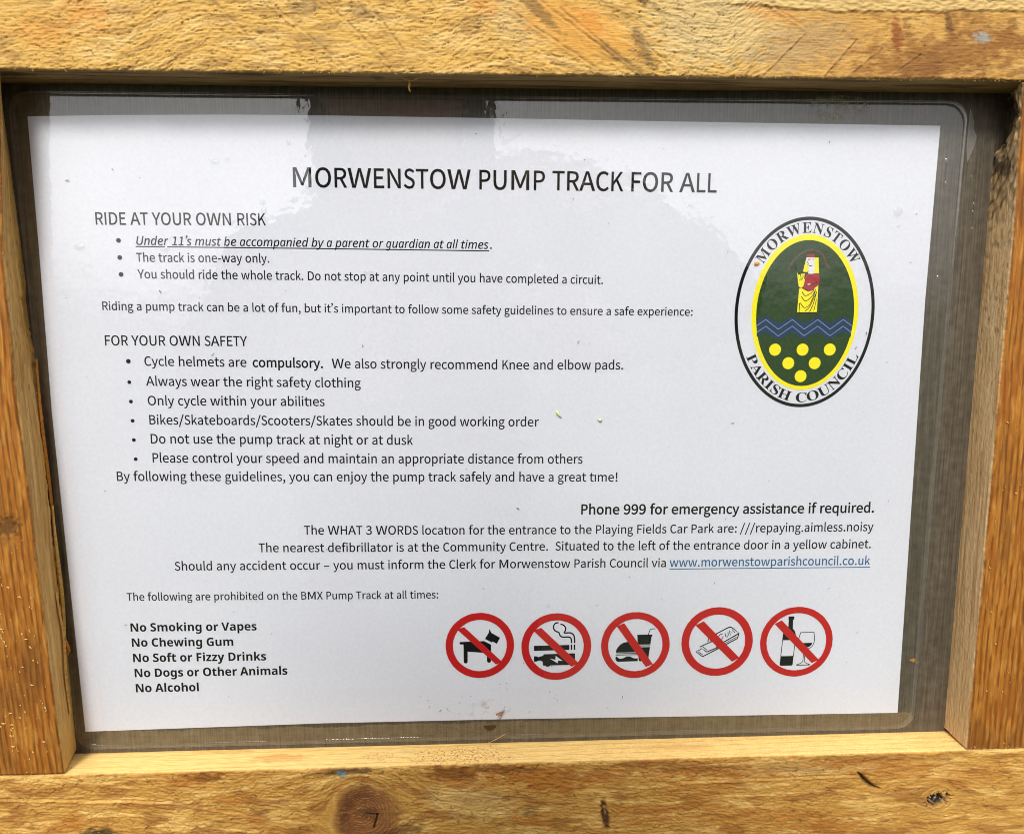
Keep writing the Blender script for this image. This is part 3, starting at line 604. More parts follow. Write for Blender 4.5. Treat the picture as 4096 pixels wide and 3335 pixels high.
 ('r', 'n'): (416, [[63, 0, 126, 0, 126, 269, 160, 300, 192, 319, 226, 325, 267, 315, 289, 283, 297, 226, 297, 0, 359, 0, 359, 235, 347, 314, 309, 363, 246, 380, 199, 371, 158, 349, 121, 317, 120, 317, 114, 370, 63, 370]]),
 ('r', 'o'): (413, [[207, -9, 259, -1, 306, 24, 344, 64, 369, 118, 378, 185, 369, 253, 344, 307, 306, 347, 259, 372, 207, 380, 154, 372, 107, 347, 70, 307, 45, 253, 35, 185, 45, 118, 70, 64, 107, 24, 154, -1], [207, 43, 150, 61, 113, 110, 100, 185, 113, 260, 150, 309, 207, 327, 263, 309, 301, 260, 314, 185, 301, 110, 263, 61]]),
 ('r', 'p'): (423, [[63, -156, 126, -156, 126, -31, 123, 34, 157, 11, 192, -4, 226, -9, 275, 0, 319, 25, 354, 66, 378, 121, 387, 191, 370, 291, 320, 356, 239, 380, 197, 373, 157, 353, 121, 327, 120, 327, 114, 370, 63, 370], [216, 44, 189, 47, 158, 59, 126, 82, 126, 277, 160, 305, 193, 322, 224, 327, 281, 310, 312, 263, 322, 190, 308, 112, 270, 61]]),
 ('r', 'q'): (423, [[297, -156, 360, -156, 360, 370, 310, 370, 304, 336, 303, 336, 270, 360, 236, 375, 196, 380, 117, 356, 59, 289, 36, 185, 55, 80, 108, 14, 189, -9, 230, -2, 268, 16, 301, 43, 297, -25], [203, 44, 147, 61, 112, 109, 100, 186, 115, 260, 153, 309, 207, 327, 238, 324, 267, 311, 297, 289, 297, 94, 267, 66, 236, 49]]),
 ('r', 'r'): (265, [[63, 0, 126, 0, 126, 238, 154, 288, 186, 316, 218, 324, 254, 318, 266, 372, 226, 380, 187, 370, 151, 344, 121, 303, 120, 303, 114, 370, 63, 370]]),
 ('r', 's'): (319, [[160, -9, 233, 6, 279, 46, 294, 101, 277, 157, 235, 191, 181, 214, 142, 229, 113, 249, 102, 278, 109, 305, 132, 324, 171, 332, 201, 327, 229, 315, 254, 299, 284, 338, 252, 359, 214, 374, 170, 380, 101, 366, 57, 328, 42, 275, 59, 223, 99, 190, 150, 168, 190, 151, 222, 129, 235, 98, 227, 68, 202, 47, 162, 40, 121, 45, 85, 61, 52, 84, 22, 42, 61, 16, 108, -2]]),
 ('r', 't'): (257, [[179, -9, 248, 5, 235, 52, 193, 42, 159, 50, 141, 74, 136, 113, 136, 320, 237, 320, 237, 370, 136, 370, 136, 475, 84, 475, 77, 370, 18, 367, 18, 320, 74, 320, 74, 115, 83, 50, 117, 7]]),
 ('r', 'u'): (414, [[171, -9, 218, 0, 257, 23, 293, 58, 295, 58, 300, 0, 352, 0, 352, 370, 290, 370, 290, 108, 257, 72, 225, 52, 190, 45, 150, 55, 127, 87, 120, 143, 120, 370, 57, 370, 57, 136, 69, 56, 107, 8]]),
 ('r', 'v'): (355, [[143, 0, 216, 0, 347, 370, 285, 370, 215, 160, 181, 50, 177, 50, 143, 160, 74, 370, 9, 370]]),
 ('r', 'w'): (547, [[121, 0, 194, 0, 246, 198, 271, 306, 275, 306, 300, 200, 353, 0, 429, 0, 529, 370, 469, 370, 415, 156, 393, 53, 389, 53, 364, 156, 306, 370, 245, 370, 187, 156, 162, 53, 159, 53, 137, 156, 82, 370, 18, 370]]),
 ('r', 'x'): (340, [[10, 0, 76, 0, 126, 87, 163, 153, 166, 153, 207, 87, 261, 0, 329, 0, 207, 187, 320, 370, 255, 370, 209, 289, 177, 227, 173, 227, 137, 289, 87, 370, 20, 370, 132, 193]]),
 ('r', 'y'): (355, [[69, -160, 132, -142, 176, -97, 207, -31, 347, 370, 286, 370, 219, 165, 189, 60, 186, 60, 149, 165, 74, 370, 9, 370, 158, -1, 149, -29, 130, -70, 103, -98, 66, -108, 38, -102, 25, -152]]),
 ('r', 'z'): (324, [[24, 0, 304, 0, 304, 50, 102, 50, 298, 337, 298, 370, 45, 370, 45, 320, 219, 320, 24, 33]]),
 ('r', '–'): (366, [[31, 171, 334, 171, 334, 213, 31, 213]]),
 ('r', '’'): (682, [[33, 409, 47, 383, 89, 411, 120, 455, 132, 510, 125, 544, 105, 567, 78, 575, 53, 568, 37, 552, 32, 531, 37, 508, 52, 493, 75, 487, 93, 492, 86, 461, 65, 432]]),
 ('b', 'A'): (483, [[0, 0, 176, 502, 306, 502, 483, 0, 369, 0, 333, 119, 151, 119, 114, 0], [177, 208, 307, 208, 270, 324, 262, 354, 251, 391, 242, 424, 232, 390, 221, 350, 213, 324]]),
 ('b', 'C'): (446, [[265, -7, 217, -3, 175, 7, 138, 25, 108, 49, 83, 79, 64, 114, 51, 155, 43, 200, 41, 249, 44, 298, 53, 342, 68, 383, 89, 419, 115, 449, 147, 474, 185, 492, 227, 503, 275, 507, 350, 498, 422, 472, 387, 386, 331, 409, 275, 419, 238, 414, 207, 399, 182, 373, 164, 339, 153, 298, 150, 249, 153, 199, 163, 158, 180, 125, 203, 101, 235, 86, 275, 81, 336, 88, 403, 108, 403, 19, 338, -1]]),
 ('b', 'D'): (518, [[63, 0, 63, 500, 220, 500, 270, 497, 315, 488, 356, 472, 392, 450, 422, 423, 446, 390, 463, 351, 474, 306, 478, 255, 470, 177, 446, 114, 406, 64, 352, 28, 284, 7, 204, 0], [169, 88, 214, 88, 269, 94, 312, 114, 343, 147, 362, 193, 368, 252, 364, 303, 351, 343, 331, 374, 303, 396, 268, 409, 225, 413, 169, 413]]),
 ('b', 'F'): (384, [[63, 0, 63, 500, 349, 500, 349, 413, 167, 413, 167, 284, 337, 284, 337, 197, 167, 197, 167, 0]]),
 ('b', 'G'): (507, [[273, -7, 204, 0, 147, 22, 101, 59, 67, 109, 47, 173, 41, 251, 44, 301, 54, 346, 71, 387, 94, 422, 124, 452, 160, 475, 201, 493, 249, 504, 302, 507, 380, 499, 450, 476, 415, 391, 363, 411, 301, 419, 272, 416, 245, 409, 221, 398, 200, 382, 183, 362, 168, 339, 158, 312, 152, 282, 150, 249, 151, 217, 156, 188, 163, 162, 174, 138, 188, 119, 205, 103, 226, 91, 251, 84, 280, 81, 318, 83, 347, 88, 347, 193, 253, 193, 253, 281, 451, 281, 451, 22, 369, 1]]),
 ('b', 'N'): (569, [[63, 0, 63, 500, 197, 500, 414, 125, 416, 125, 412, 195, 411, 263, 411, 500, 506, 500, 506, 0, 372, 0, 154, 378, 151, 378, 156, 307, 158, 235, 158, 0]]),
 ('b', 'O'): (557, [[279, -7, 228, -3, 183, 7, 145, 25, 112, 50, 86, 80, 66, 116, 52, 156, 43, 202, 41, 251, 43, 301, 52, 346, 66, 387, 86, 422, 112, 452, 145, 476, 183, 494, 228, 504, 279, 508, 330, 504, 375, 494, 413, 476, 445, 452, 471, 422, 491, 386, 505, 345, 514, 300, 517, 251, 514, 201, 505, 156, 491, 115, 471, 80, 445, 50, 413, 25, 375, 7, 330, -3], [279, 82, 320, 87, 352, 102, 376, 127, 392, 161, 402, 202, 405, 251, 402, 300, 392, 341, 376, 375, 352, 400, 320, 414, 279, 419, 239, 414, 206, 400, 182, 375, 165, 341, 155, 300, 152, 251, 155, 202, 165, 161, 182, 127, 206, 102, 238, 87]]),
 ('b', 'S'): (386, [[174, -7, 123, -4, 76, 6, 32, 23, 32, 122, 106, 93, 131, 86, 157, 82, 182, 81, 206, 82, 224, 87, 238, 96, 247, 107, 252, 119, 254, 134, 251, 151, 242, 166, 226, 179, 157, 216, 119, 235, 80, 264, 50, 306, 43, 323, 39, 343, 38, 365, 43, 406, 58, 441, 83, 470, 117, 490, 159, 503, 207, 507, 282, 498, 356, 472, 321, 389, 260, 411, 204, 419, 185, 417, 170, 413, 158, 405, 149, 394, 143, 382, 141, 368, 144, 352, 152, 338, 165, 326, 236, 289, 301, 251, 318, 237, 332, 221, 343, 204, 351, 185, 356, 163, 358, 139, 353, 97, 337, 62, 310, 33, 273, 11, 228, -3]]),
 ('b', 'V'): (455, [[169, 0, 0, 500, 107, 500, 201, 202, 209, 174, 220, 131, 228, 92, 235, 131, 246, 174, 254, 202, 348, 500, 455, 500, 285, 0]]),
 ('b', 'a'): (423, [[148, -7, 116, -4, 87, 6, 63, 23, 44, 46, 33, 77, 29, 114, 34, 151, 48, 181, 72, 204, 105, 221, 148, 231, 200, 236, 267, 238, 267, 255, 265, 273, 260, 288, 251, 299, 239, 307, 225, 311, 207, 313, 153, 305, 99, 285, 65, 356, 133, 381, 211, 390, 259, 386, 298, 375, 329, 357, 352, 331, 366, 297, 370, 255, 370, 0, 298, 0, 277, 52, 275, 52, 258, 33, 241, 18, 223, 7, 202, -1, 177, -5], [187, 69, 208, 72, 227, 78, 244, 89, 257, 104, 264, 123, 267, 146, 267, 177, 226, 176, 196, 173, 173, 167, 156, 158, 145, 145, 139, 130, 137, 113, 138, 99, 143, 88, 151, 79]]),
 ('b', 'c'): (360, [[210, -7, 157, -2, 113, 14, 78, 40, 52, 78, 37, 127, 32, 189, 34, 233, 42, 271, 55, 303, 73, 330, 95, 352, 121, 368, 151, 380, 184, 387, 219, 389, 287, 382, 338, 363, 307, 283, 262, 299, 219, 305, 190, 301, 167, 287, 151, 264, 141, 231, 138, 190, 140, 155, 147, 127, 159, 105, 175, 90, 195, 81, 219, 78, 277, 86, 326, 111, 326, 22, 276, 0]]),
 ('b', 'e'): (414, [[228, -7, 191, -5, 157, 2, 126, 14, 99, 31, 76, 53, 57, 79, 43, 111, 34, 147, 32, 188, 34, 231, 42, 268, 54, 300, 71, 327, 93, 350, 118, 367, 146, 379, 178, 387, 212, 389, 261, 384, 303, 369, 338, 344, 363, 310, 379, 267, 384, 216, 384, 165, 137, 165, 141, 138, 150, 115, 164, 96, 182, 82, 205, 74, 232, 71, 300, 78, 362, 101, 362, 20, 303, 0], [139, 235, 286, 235, 283, 257, 277, 276, 268, 292, 254, 305, 235, 313, 213, 315, 194, 313, 177, 306, 163, 296, 151, 280, 144, 260]]),
 ('b', 'f'): (271, [[71, 0, 71, 304, 14, 304, 14, 354, 71, 382, 71, 410, 73, 441, 79, 466, 88, 486, 100, 503, 116, 515, 135, 525, 156, 531, 180, 534, 207, 536, 262, 531, 303, 520, 276, 443, 250, 450, 218, 453, 205, 452, 194, 447, 186, 440, 176, 406, 176, 382, 266, 382, 266, 304, 176, 304, 176, 0]]),
 ('b', 'g'): (443, [[197, -168, 122, -163, 55, -146, 55, -62, 103, -79, 152, -88, 204, -92, 249, -82, 275, -53, 284, -5, 284, 3, 285, 27, 287, 50, 284, 50, 270, 32, 255, 17, 237, 6, 218, -1, 198, -6, 176, -7, 134, -1, 98, 16, 70, 45, 48, 85, 36, 133, 32, 190, 36, 248, 49, 297, 71, 337, 100, 366, 136, 384, 179, 389, 222, 383, 259, 364, 289, 333, 292, 333, 300, 382, 389, 382, 389, -1, 383, -51, 367, -93, 340, -125, 303, -149, 255, -163], [213, 75, 237, 77, 257, 85, 272, 98, 283, 117, 289, 143, 291, 177, 291, 190, 289, 227, 283, 256, 272, 278, 257, 293, 237, 302, 211, 305, 171, 292, 146, 253, 138, 189, 141, 148, 150, 116, 165, 93, 186, 79]]),
 ('b', 'h'): (460, [[55, 0, 55, 532, 159, 532, 159, 424, 157, 370, 154, 333, 160, 333, 173, 351, 189, 365, 207, 376, 226, 383, 248, 388, 270, 389, 309, 386, 342, 375, 370, 356, 391, 329, 403, 294, 408, 249, 408, 0, 303, 0, 303, 223, 296, 269, 276, 297, 242, 306, 214, 302, 192, 292, 177, 273, 167, 249, 161, 217, 159, 180, 159, 0]]),
 ('b', 'i'): (214, [[107, 430, 92, 431, 79, 435, 67, 441, 58, 451, 52, 464, 50, 481, 52, 499, 58, 512, 67, 521, 107, 532, 147, 521, 156, 512, 162, 499, 164, 481, 162, 464, 156, 451, 147, 441], [55, 0, 55, 382, 159, 382, 159, 0]]),
 ('b', 'k'): (434, [[55, 0, 55, 532, 159, 532, 159, 294, 157, 251, 153, 208, 155, 208, 176, 238, 200, 266, 307, 382, 425, 382, 273, 216, 434, 0, 314, 0, 204, 155, 159, 119, 159, 0]]),
 ('b', 'l'): (214, [[55, 0, 55, 532, 159, 532, 159, 0]]),
 ('b', 'm'): (688, [[55, 0, 55, 382, 134, 382, 148, 333, 154, 333, 167, 351, 183, 365, 202, 376, 223, 383, 244, 388, 265, 389, 292, 388, 316, 383, 337, 376, 355, 365, 370, 351, 382, 333, 391, 333, 404, 351, 420, 365, 439, 376, 460, 383, 482, 388, 504, 389, 543, 386, 576, 375, 602, 356, 620, 329, 631, 294, 635, 249, 635, 0, 531, 0, 531, 223, 524, 269, 505, 297, 473, 306, 448, 303, 429, 293, 415, 277, 405, 254, 399, 226, 397, 192, 397, 0, 293, 0, 293, 223, 286, 269, 267, 297, 235, 306, 209, 302, 189, 292, 175, 273, 166, 249, 161, 217, 159, 180, 159, 0]]),
 ('b', 'n'): (460, [[55, 0, 55, 382, 134, 382, 148, 333, 154, 333, 168, 351, 184, 365, 204, 376, 226, 383, 248, 388, 272, 389, 310, 386, 343, 375, 370, 356, 391, 329, 403, 294, 408, 249, 408, 0, 303, 0, 303, 223, 302, 249, 297, 269, 289, 285, 277, 297, 261, 304, 242, 306, 213, 302, 191, 292, 176, 273, 167, 249, 161, 217, 159, 180, 159, 0]]),
 ('b', 'o'): (433, [[216, -7, 181, -4, 150, 3, 121, 16, 95, 34, 73, 56, 55, 84, 42, 115, 34, 152, 32, 192, 37, 250, 54, 299, 81, 338, 119, 367, 164, 384, 218, 389, 252, 387, 284, 379, 313, 366, 339, 349, 360, 326, 378, 299, 391, 268, 399, 232, 402, 192, 396, 133, 380, 84, 352, 45, 315, 16, 269, -1], [217, 77, 242, 80, 262, 90, 277, 106, 287, 129, 293, 157, 296, 192, 293, 227, 287, 255, 277, 277, 262, 293, 242, 302, 216, 305, 191, 302, 171, 293, 157, 277, 146, 255, 140, 227, 138, 192, 140, 157, 146, 129, 157, 106, 171, 90, 192, 80]]),
 ('b', 'p'): (443, [[55, -168, 55, 382, 139, 382, 154, 333, 159, 333, 200, 373, 219, 382, 242, 387, 268, 389, 308, 384, 343, 367, 372, 339, 394, 301, 407, 252, 412, 192, 407, 132, 393, 83, 370, 44, 340, 16, 305, -1, 265, -7, 239, -5, 217, 0, 199, 8, 159, 42, 153, 42, 159, -14, 159, -168], [235, 78, 257, 81, 275, 91, 288, 107, 298, 130, 303, 159, 305, 193, 297, 256, 274, 293, 234, 306, 210, 303, 190, 295, 177, 281, 168, 261, 162, 235, 159, 204, 159, 193, 161, 159, 166, 130, 175, 107, 189, 91, 209, 81]]),
 ('b', 'r'): (318, [[55, 0, 55, 382, 134, 382, 149, 318, 154, 318, 167, 337, 182, 353, 200, 368, 221, 380, 244, 387, 268, 389, 286, 389, 303, 387, 296, 289, 281, 291, 265, 292, 214, 283, 198, 275, 185, 265, 174, 252, 166, 236, 161, 217, 159, 195, 159, 0]]),
 ('b', 's'): (348, [[158, -7, 90, -2, 32, 15, 32, 102, 99, 78, 162, 69, 180, 70, 195, 73, 206, 78, 213, 85, 217, 93, 218, 102, 213, 120, 190, 137, 136, 162, 77, 193, 63, 204, 52, 216, 43, 229, 36, 245, 33, 263, 32, 283, 36, 315, 50, 342, 73, 363, 103, 378, 140, 386, 183, 389, 251, 382, 317, 359, 286, 284, 232, 304, 181, 312, 156, 310, 140, 301, 135, 287, 141, 271, 164, 255, 215, 232, 272, 205, 286, 194, 299, 183, 308, 169, 316, 153, 320, 135, 321, 113, 317, 78, 303, 48, 280, 24, 249, 7, 208, -4]]),
 ('b', 't'): (304, [[186, -7, 124, 4, 108, 13, 93, 26, 82, 43, 73, 64, 68, 89, 66, 120, 66, 304, 16, 304, 16, 348, 74, 383, 104, 464, 170, 464, 170, 382, 277, 382, 277, 304, 170, 304, 170, 120, 172, 106, 176, 96, 183, 87, 192, 81, 203, 78, 216, 76, 249, 80, 282, 88, 282, 11, 240, -2]]),
 ('b', 'u'): (460, [[188, -7, 150, -3, 117, 8, 90, 26, 69, 53, 57, 89, 53, 133, 53, 382, 157, 382, 157, 159, 158, 134, 163, 114, 172, 97, 183, 86, 199, 79, 218, 76, 247, 80, 269, 91, 284, 109, 293, 134, 299, 165, 301, 202, 301, 382, 405, 382, 405, 0, 326, 0, 312, 49, 306, 49, 292, 31, 276, 17, 256, 6, 234, -1, 212, -6]]),
 ('b', 'w'): (599, [[116, 0, 7, 382, 111, 382, 155, 213, 164, 171, 171, 124, 176, 88, 179, 88, 181, 114, 187, 148, 192, 180, 196, 199, 243, 382, 358, 382, 403, 199, 409, 167, 416, 123, 419, 88, 422, 88, 427, 122, 435, 170, 445, 213, 490, 382, 592, 382, 482, 0, 369, 0, 340, 134, 332, 169, 320, 220, 308, 269, 300, 303, 298, 303, 290, 269, 279, 220, 267, 169, 258, 132, 228, 0]]),
 ('b', 'y'): (398, [[77, -168, 47, -166, 24, -162, 24, -80, 42, -83, 65, -84, 86, -82, 103, -75, 117, -64, 129, -50, 138, -34, 146, -16, 152, 3, 0, 382, 114, 382, 186, 167, 195, 136, 199, 101, 201, 101, 207, 136, 216, 167, 286, 382, 398, 382, 237, -49, 220, -85, 199, -115, 173, -138, 144, -155, 112, -165]]),
 ('b', 'z'): (342, [[19, 0, 19, 62, 196, 303, 29, 303, 29, 382, 314, 382, 314, 314, 142, 80, 321, 80, 321, 0]]),
 ('i', 'U'): (474, [[210, -7, 162, -3, 123, 9, 93, 29, 72, 56, 60, 91, 55, 132, 57, 161, 64, 198, 128, 500, 190, 500, 125, 195, 120, 161, 118, 132, 120, 108, 128, 88, 142, 71, 161, 58, 184, 51, 214, 48, 252, 52, 283, 63, 306, 81, 325, 105, 339, 137, 350, 175, 419, 500, 482, 500, 412, 170, 403, 135, 391, 104, 376, 76, 358, 51, 337, 31, 312, 14, 282, 2, 248, -5]]),
 ('i', 'a'): (398, [[135, -7, 107, -3, 83, 7, 62, 26, 46, 51, 37, 83, 34, 121, 35, 156, 40, 189, 47, 221, 58, 251, 70, 279, 85, 304, 103, 327, 122, 346, 144, 361, 167, 373, 191, 380, 218, 382, 241, 380, 261, 374, 278, 363, 292, 349, 304, 334, 312, 317, 316, 317, 338, 375, 385, 375, 305, 0, 256, 0, 265, 69, 263, 69, 207, 16, 184, 3, 161, -4], [155, 44, 173, 46, 190, 53, 206, 63, 251, 114, 282, 186, 290, 224, 291, 256, 289, 276, 283, 294, 273, 310, 260, 321, 243, 328, 224, 331, 206, 329, 190, 323, 174, 313, 133, 266, 106, 199, 97, 120, 98, 97, 103, 78, 112, 63, 124, 53, 138, 46]]),
 ('i', 'b'): (405, [[188, -7, 165, -5, 144, 2, 127, 12, 113, 26, 101, 41, 92, 57, 89, 57, 66, 0, 20, 0, 132, 532, 194, 532, 167, 406, 157, 360, 146, 322, 141, 305, 144, 305, 199, 359, 220, 372, 243, 379, 268, 382, 297, 378, 322, 367, 343, 349, 359, 325, 368, 293, 371, 254, 370, 221, 366, 188, 359, 156, 349, 126, 337, 98, 322, 72, 305, 50, 286, 30, 265, 14, 241, 2, 216, -5], [183, 44, 202, 46, 219, 52, 235, 62, 249, 75, 262, 91, 274, 110, 299, 178, 308, 255, 302, 297, 282, 322, 249, 331, 233, 329, 217, 323, 201, 313, 157, 266, 124, 199, 117, 173, 113, 147, 112, 120, 114, 99, 120, 81, 130, 65, 143, 53, 161, 46]]),
 ('i', 'c'): (317, [[173, -7, 134, -3, 100, 9, 72, 28, 51, 55, 38, 90, 34, 133, 35, 166, 40, 198, 47, 229, 58, 258, 71, 284, 86, 308, 105, 329, 125, 347, 148, 362, 174, 373, 201, 380, 230, 382, 279, 377, 323, 364, 305, 313, 272, 325, 230, 331, 205, 328, 182, 319, 160, 304, 142, 284, 126, 260, 113, 232, 104, 201, 99, 168, 97, 134, 99, 107, 106, 85, 119, 68, 135, 55, 155, 47, 179, 44, 226, 51, 270, 67, 270, 15, 226, -1]]),
 ('i', 'd'): (405, [[135, -7, 107, -3, 83, 7, 62, 25, 46, 50, 37, 82, 34, 121, 35, 155, 39, 188, 46, 220, 56, 249, 68, 277, 83, 303, 100, 326, 120, 345, 141, 361, 165, 372, 190, 379, 218, 382, 241, 380, 262, 373, 278, 362, 292, 349, 304, 334, 312, 317, 316, 317, 323, 363, 331, 410, 357, 532, 418, 532, 305, 0, 255, 0, 263, 69, 260, 69, 204, 15, 183, 3, 160, -5], [156, 44, 172, 46, 187, 52, 203, 61, 247, 108, 280, 175, 287, 201, 291, 227, 292, 255, 290, 276, 285, 294, 276, 310, 262, 321, 244, 328, 222, 331, 204, 329, 187, 323, 171, 313, 132, 265, 106, 197, 97, 120, 103, 78, 123, 53]]),
 ('i', 'e'): (349, [[169, -7, 129, -3, 96, 10, 69, 31, 49, 60, 38, 94, 34, 134, 35, 164, 39, 194, 47, 223, 56, 251, 69, 278, 84, 303, 102, 325, 121, 345, 143, 361, 167, 373, 193, 380, 221, 382, 254, 380, 281, 372, 301, 359, 316, 342, 325, 320, 328, 295, 326, 271, 318, 249, 306, 228, 288, 210, 264, 194, 235, 180, 199, 170, 157, 164, 109, 162, 97, 162, 96, 149, 96, 137, 98, 110, 105, 88, 117, 69, 133, 55, 155, 47, 181, 44, 231, 52, 283, 73, 283, 20, 231, 1], [106, 212, 111, 212, 189, 220, 211, 226, 230, 234, 246, 244, 259, 257, 266, 272, 268, 290, 267, 301, 263, 311, 256, 320, 246, 326, 234, 330, 218, 331, 196, 328, 174, 317, 153, 300, 134, 276, 118, 247]]),
 ('i', 'g'): (405, [[130, -168, 67, -161, 18, -144, 18, -88, 67, -108, 128, -117, 155, -115, 179, -108, 200, -96, 216, -79, 229, -55, 239, -26, 245, 1, 255, 39, 263, 69, 260, 69, 206, 16, 184, 3, 161, -4, 136, -7, 107, -3, 83, 7, 62, 26, 46, 51, 37, 83, 34, 121, 35, 155, 39, 187, 46, 219, 56, 249, 68, 277, 83, 303, 100, 326, 120, 345, 141, 361, 165, 373, 190, 380, 218, 382, 241, 380, 262, 374, 279, 363, 293, 349, 304, 334, 313, 317, 316, 317, 339, 375, 386, 375, 300, -22, 286, -69, 266, -107, 241, -134, 209, -153, 172, -164], [156, 44, 172, 46, 188, 52, 204, 62, 248, 109, 279, 176, 291, 255, 290, 276, 284, 294, 276, 310, 263, 321, 245, 328, 223, 331, 205, 329, 188, 323, 172, 313, 157, 299, 144, 283, 132, 265, 106, 197, 97, 120, 103, 78, 123, 53]]),
 ('i', 'i'): (181, [[149, 438, 125, 446, 116, 471, 126, 502, 135, 509, 145, 514, 157, 515, 175, 512, 185, 501, 189, 484, 188, 470, 183, 459, 176, 450], [20, 0, 99, 375, 161, 375, 81, 0]]),
 ('i', 'l'): (181, [[19, 0, 132, 532, 194, 532, 81, 0]]),
 ('i', 'm'): (613, [[20, 0, 99, 375, 150, 375, 142, 306, 146, 306, 175, 341, 215, 370, 231, 377, 248, 381, 266, 382, 290, 380, 310, 373, 326, 360, 338, 344, 346, 323, 351, 299, 354, 299, 387, 339, 430, 370, 446, 377, 464, 381, 482, 382, 509, 380, 532, 372, 550, 359, 563, 340, 571, 317, 574, 290, 571, 259, 566, 228, 518, 0, 455, 0, 506, 235, 511, 263, 512, 284, 511, 297, 507, 309, 500, 318, 491, 325, 479, 329, 464, 331, 449, 329, 433, 323, 416, 314, 400, 300, 384, 283, 369, 262, 355, 236, 344, 205, 335, 169, 299, 0, 237, 0, 287, 235, 293, 282, 292, 296, 289, 308, 283, 318, 274, 325, 263, 329, 248, 331, 233, 329, 216, 323, 200, 314, 183, 301, 167, 283, 151, 261, 137, 233, 125, 200, 116, 162, 81, 0]]),
 ('i', 'n'): (405, [[17, -2, 97, 377, 152, 377, 144, 308, 176, 343, 218, 373, 234, 379, 252, 383, 272, 384, 300, 382, 324, 373, 343, 360, 357, 341, 366, 318, 368, 290, 366, 257, 361, 228, 311, -2, 245, -2, 296, 236, 301, 263, 303, 284, 297, 309, 281, 323, 255, 328, 239, 327, 222, 321, 205, 312, 187, 299, 170, 281, 154, 259, 140, 232, 128, 199, 118, 161, 83, -2]]),
 ('i', 'o'): (394, [[174, -6, 133, -1, 99, 12, 71, 33, 50, 62, 38, 97, 34, 139, 46, 225, 55, 252, 67, 278, 81, 303, 98, 324, 117, 343, 140, 359, 164, 371, 192, 378, 221, 380, 262, 376, 296, 363, 324, 341, 345, 312, 357, 277, 361, 235, 349, 150, 340, 122, 328, 96, 314, 72, 297, 50, 278, 32, 256, 16, 231, 4, 204, -3], [177, 46, 199, 48, 219, 56, 238, 69, 255, 87, 270, 109, 282, 137, 291, 168, 296, 203, 298, 242, 291, 283, 267, 316, 254, 323, 239, 328, 222, 329, 197, 326, 175, 317, 155, 303, 138, 283, 123, 260, 111, 233, 103, 203, 98, 171, 96, 137, 98, 110, 105, 87, 117, 69, 133, 56, 153, 48]]),
 ('i', 'p'): (405, [[-15, -168, 99, 375, 150, 375, 141, 305, 144, 305, 200, 359, 221, 372, 244, 379, 270, 382, 298, 378, 323, 367, 343, 349, 359, 324, 368, 292, 371, 254, 370, 220, 366, 187, 359, 155, 349, 125, 337, 97, 322, 72, 305, 49, 286, 30, 264, 14, 241, 2, 215, -5, 188, -7, 165, -5, 144, 2, 127, 12, 113, 26, 102, 41, 92, 57, 89, 57, 85, 26, 80, -6, 46, -168], [183, 44, 202, 46, 219, 52, 235, 62, 249, 75, 262, 91, 274, 110, 299, 178, 308, 255, 302, 297, 282, 322, 249, 331, 233, 329, 217, 323, 201, 313, 157, 267, 124, 200, 117, 174, 113, 147, 112, 120, 114, 99, 120, 81, 130, 65, 143, 53, 161, 46]]),
 ('i', 'r'): (279, [[20, 0, 99, 375, 150, 375, 142, 306, 146, 306, 176, 343, 213, 371, 260, 382, 280, 381, 300, 377, 287, 322, 251, 326, 229, 324, 208, 316, 189, 303, 172, 286, 157, 267, 144, 244, 118, 172, 81, 0]]),
 ('i', 's'): (303, [[109, -7, 49, 0, 4, 17, 4, 74, 49, 53, 106, 43, 132, 45, 153, 51, 169, 60, 182, 72, 189, 86, 191, 102, 190, 115, 185, 126, 178, 136, 128, 170, 104, 185, 84, 201, 68, 216, 57, 234, 50, 253, 48, 276, 51, 306, 63, 331, 82, 353, 108, 369, 139, 379, 175, 382, 238, 374, 289, 356, 269, 307, 228, 323, 175, 331, 156, 329, 140, 324, 127, 316, 117, 306, 111, 293, 109, 279, 111, 268, 115, 257, 121, 248, 171, 214, 231, 171, 244, 154, 252, 133, 254, 109, 250, 74, 237, 45, 215, 22, 185, 6, 150, -4]]),
 ('i', 't'): (232, [[130, -7, 106, -5, 84, 1, 66, 11, 51, 26, 43, 48, 40, 75, 42, 98, 46, 125, 89, 328, 31, 328, 36, 356, 99, 383, 143, 461, 179, 461, 160, 375, 255, 375, 245, 328, 151, 328, 108, 124, 104, 103, 102, 82, 110, 55, 117, 48, 127, 45, 139, 43, 163, 46, 188, 53, 188, 6, 162, -3]]),
 ('i', 'u'): (405, [[132, -7, 106, -4, 83, 4, 64, 17, 50, 35, 41, 58, 39, 86, 41, 117, 46, 146, 95, 375, 158, 375, 107, 139, 101, 92, 102, 79, 106, 67, 112, 57, 122, 50, 134, 46, 150, 44, 166, 46, 183, 52, 201, 61, 219, 74, 237, 92, 253, 115, 268, 142, 280, 175, 290, 214, 324, 375, 385, 375, 305, 0, 255, 0, 263, 69, 259, 69, 228, 35, 187, 5, 170, -2, 152, -6]]),
 ('i', 'y'): (327, [[-18, -168, -45, -166, -66, -161, -66, -111, -45, -116, -21, -118, -3, -116, 13, -110, 27, -100, 66, -49, 90, -6, 34, 375, 95, 375, 120, 190, 125, 140, 128, 89, 129, 50, 131, 50, 146, 84, 166, 130, 186, 169, 295, 375, 361, 375, 123, -63, 104, -95, 84, -121, 63, -142, 41, -156, 14, -165]]),
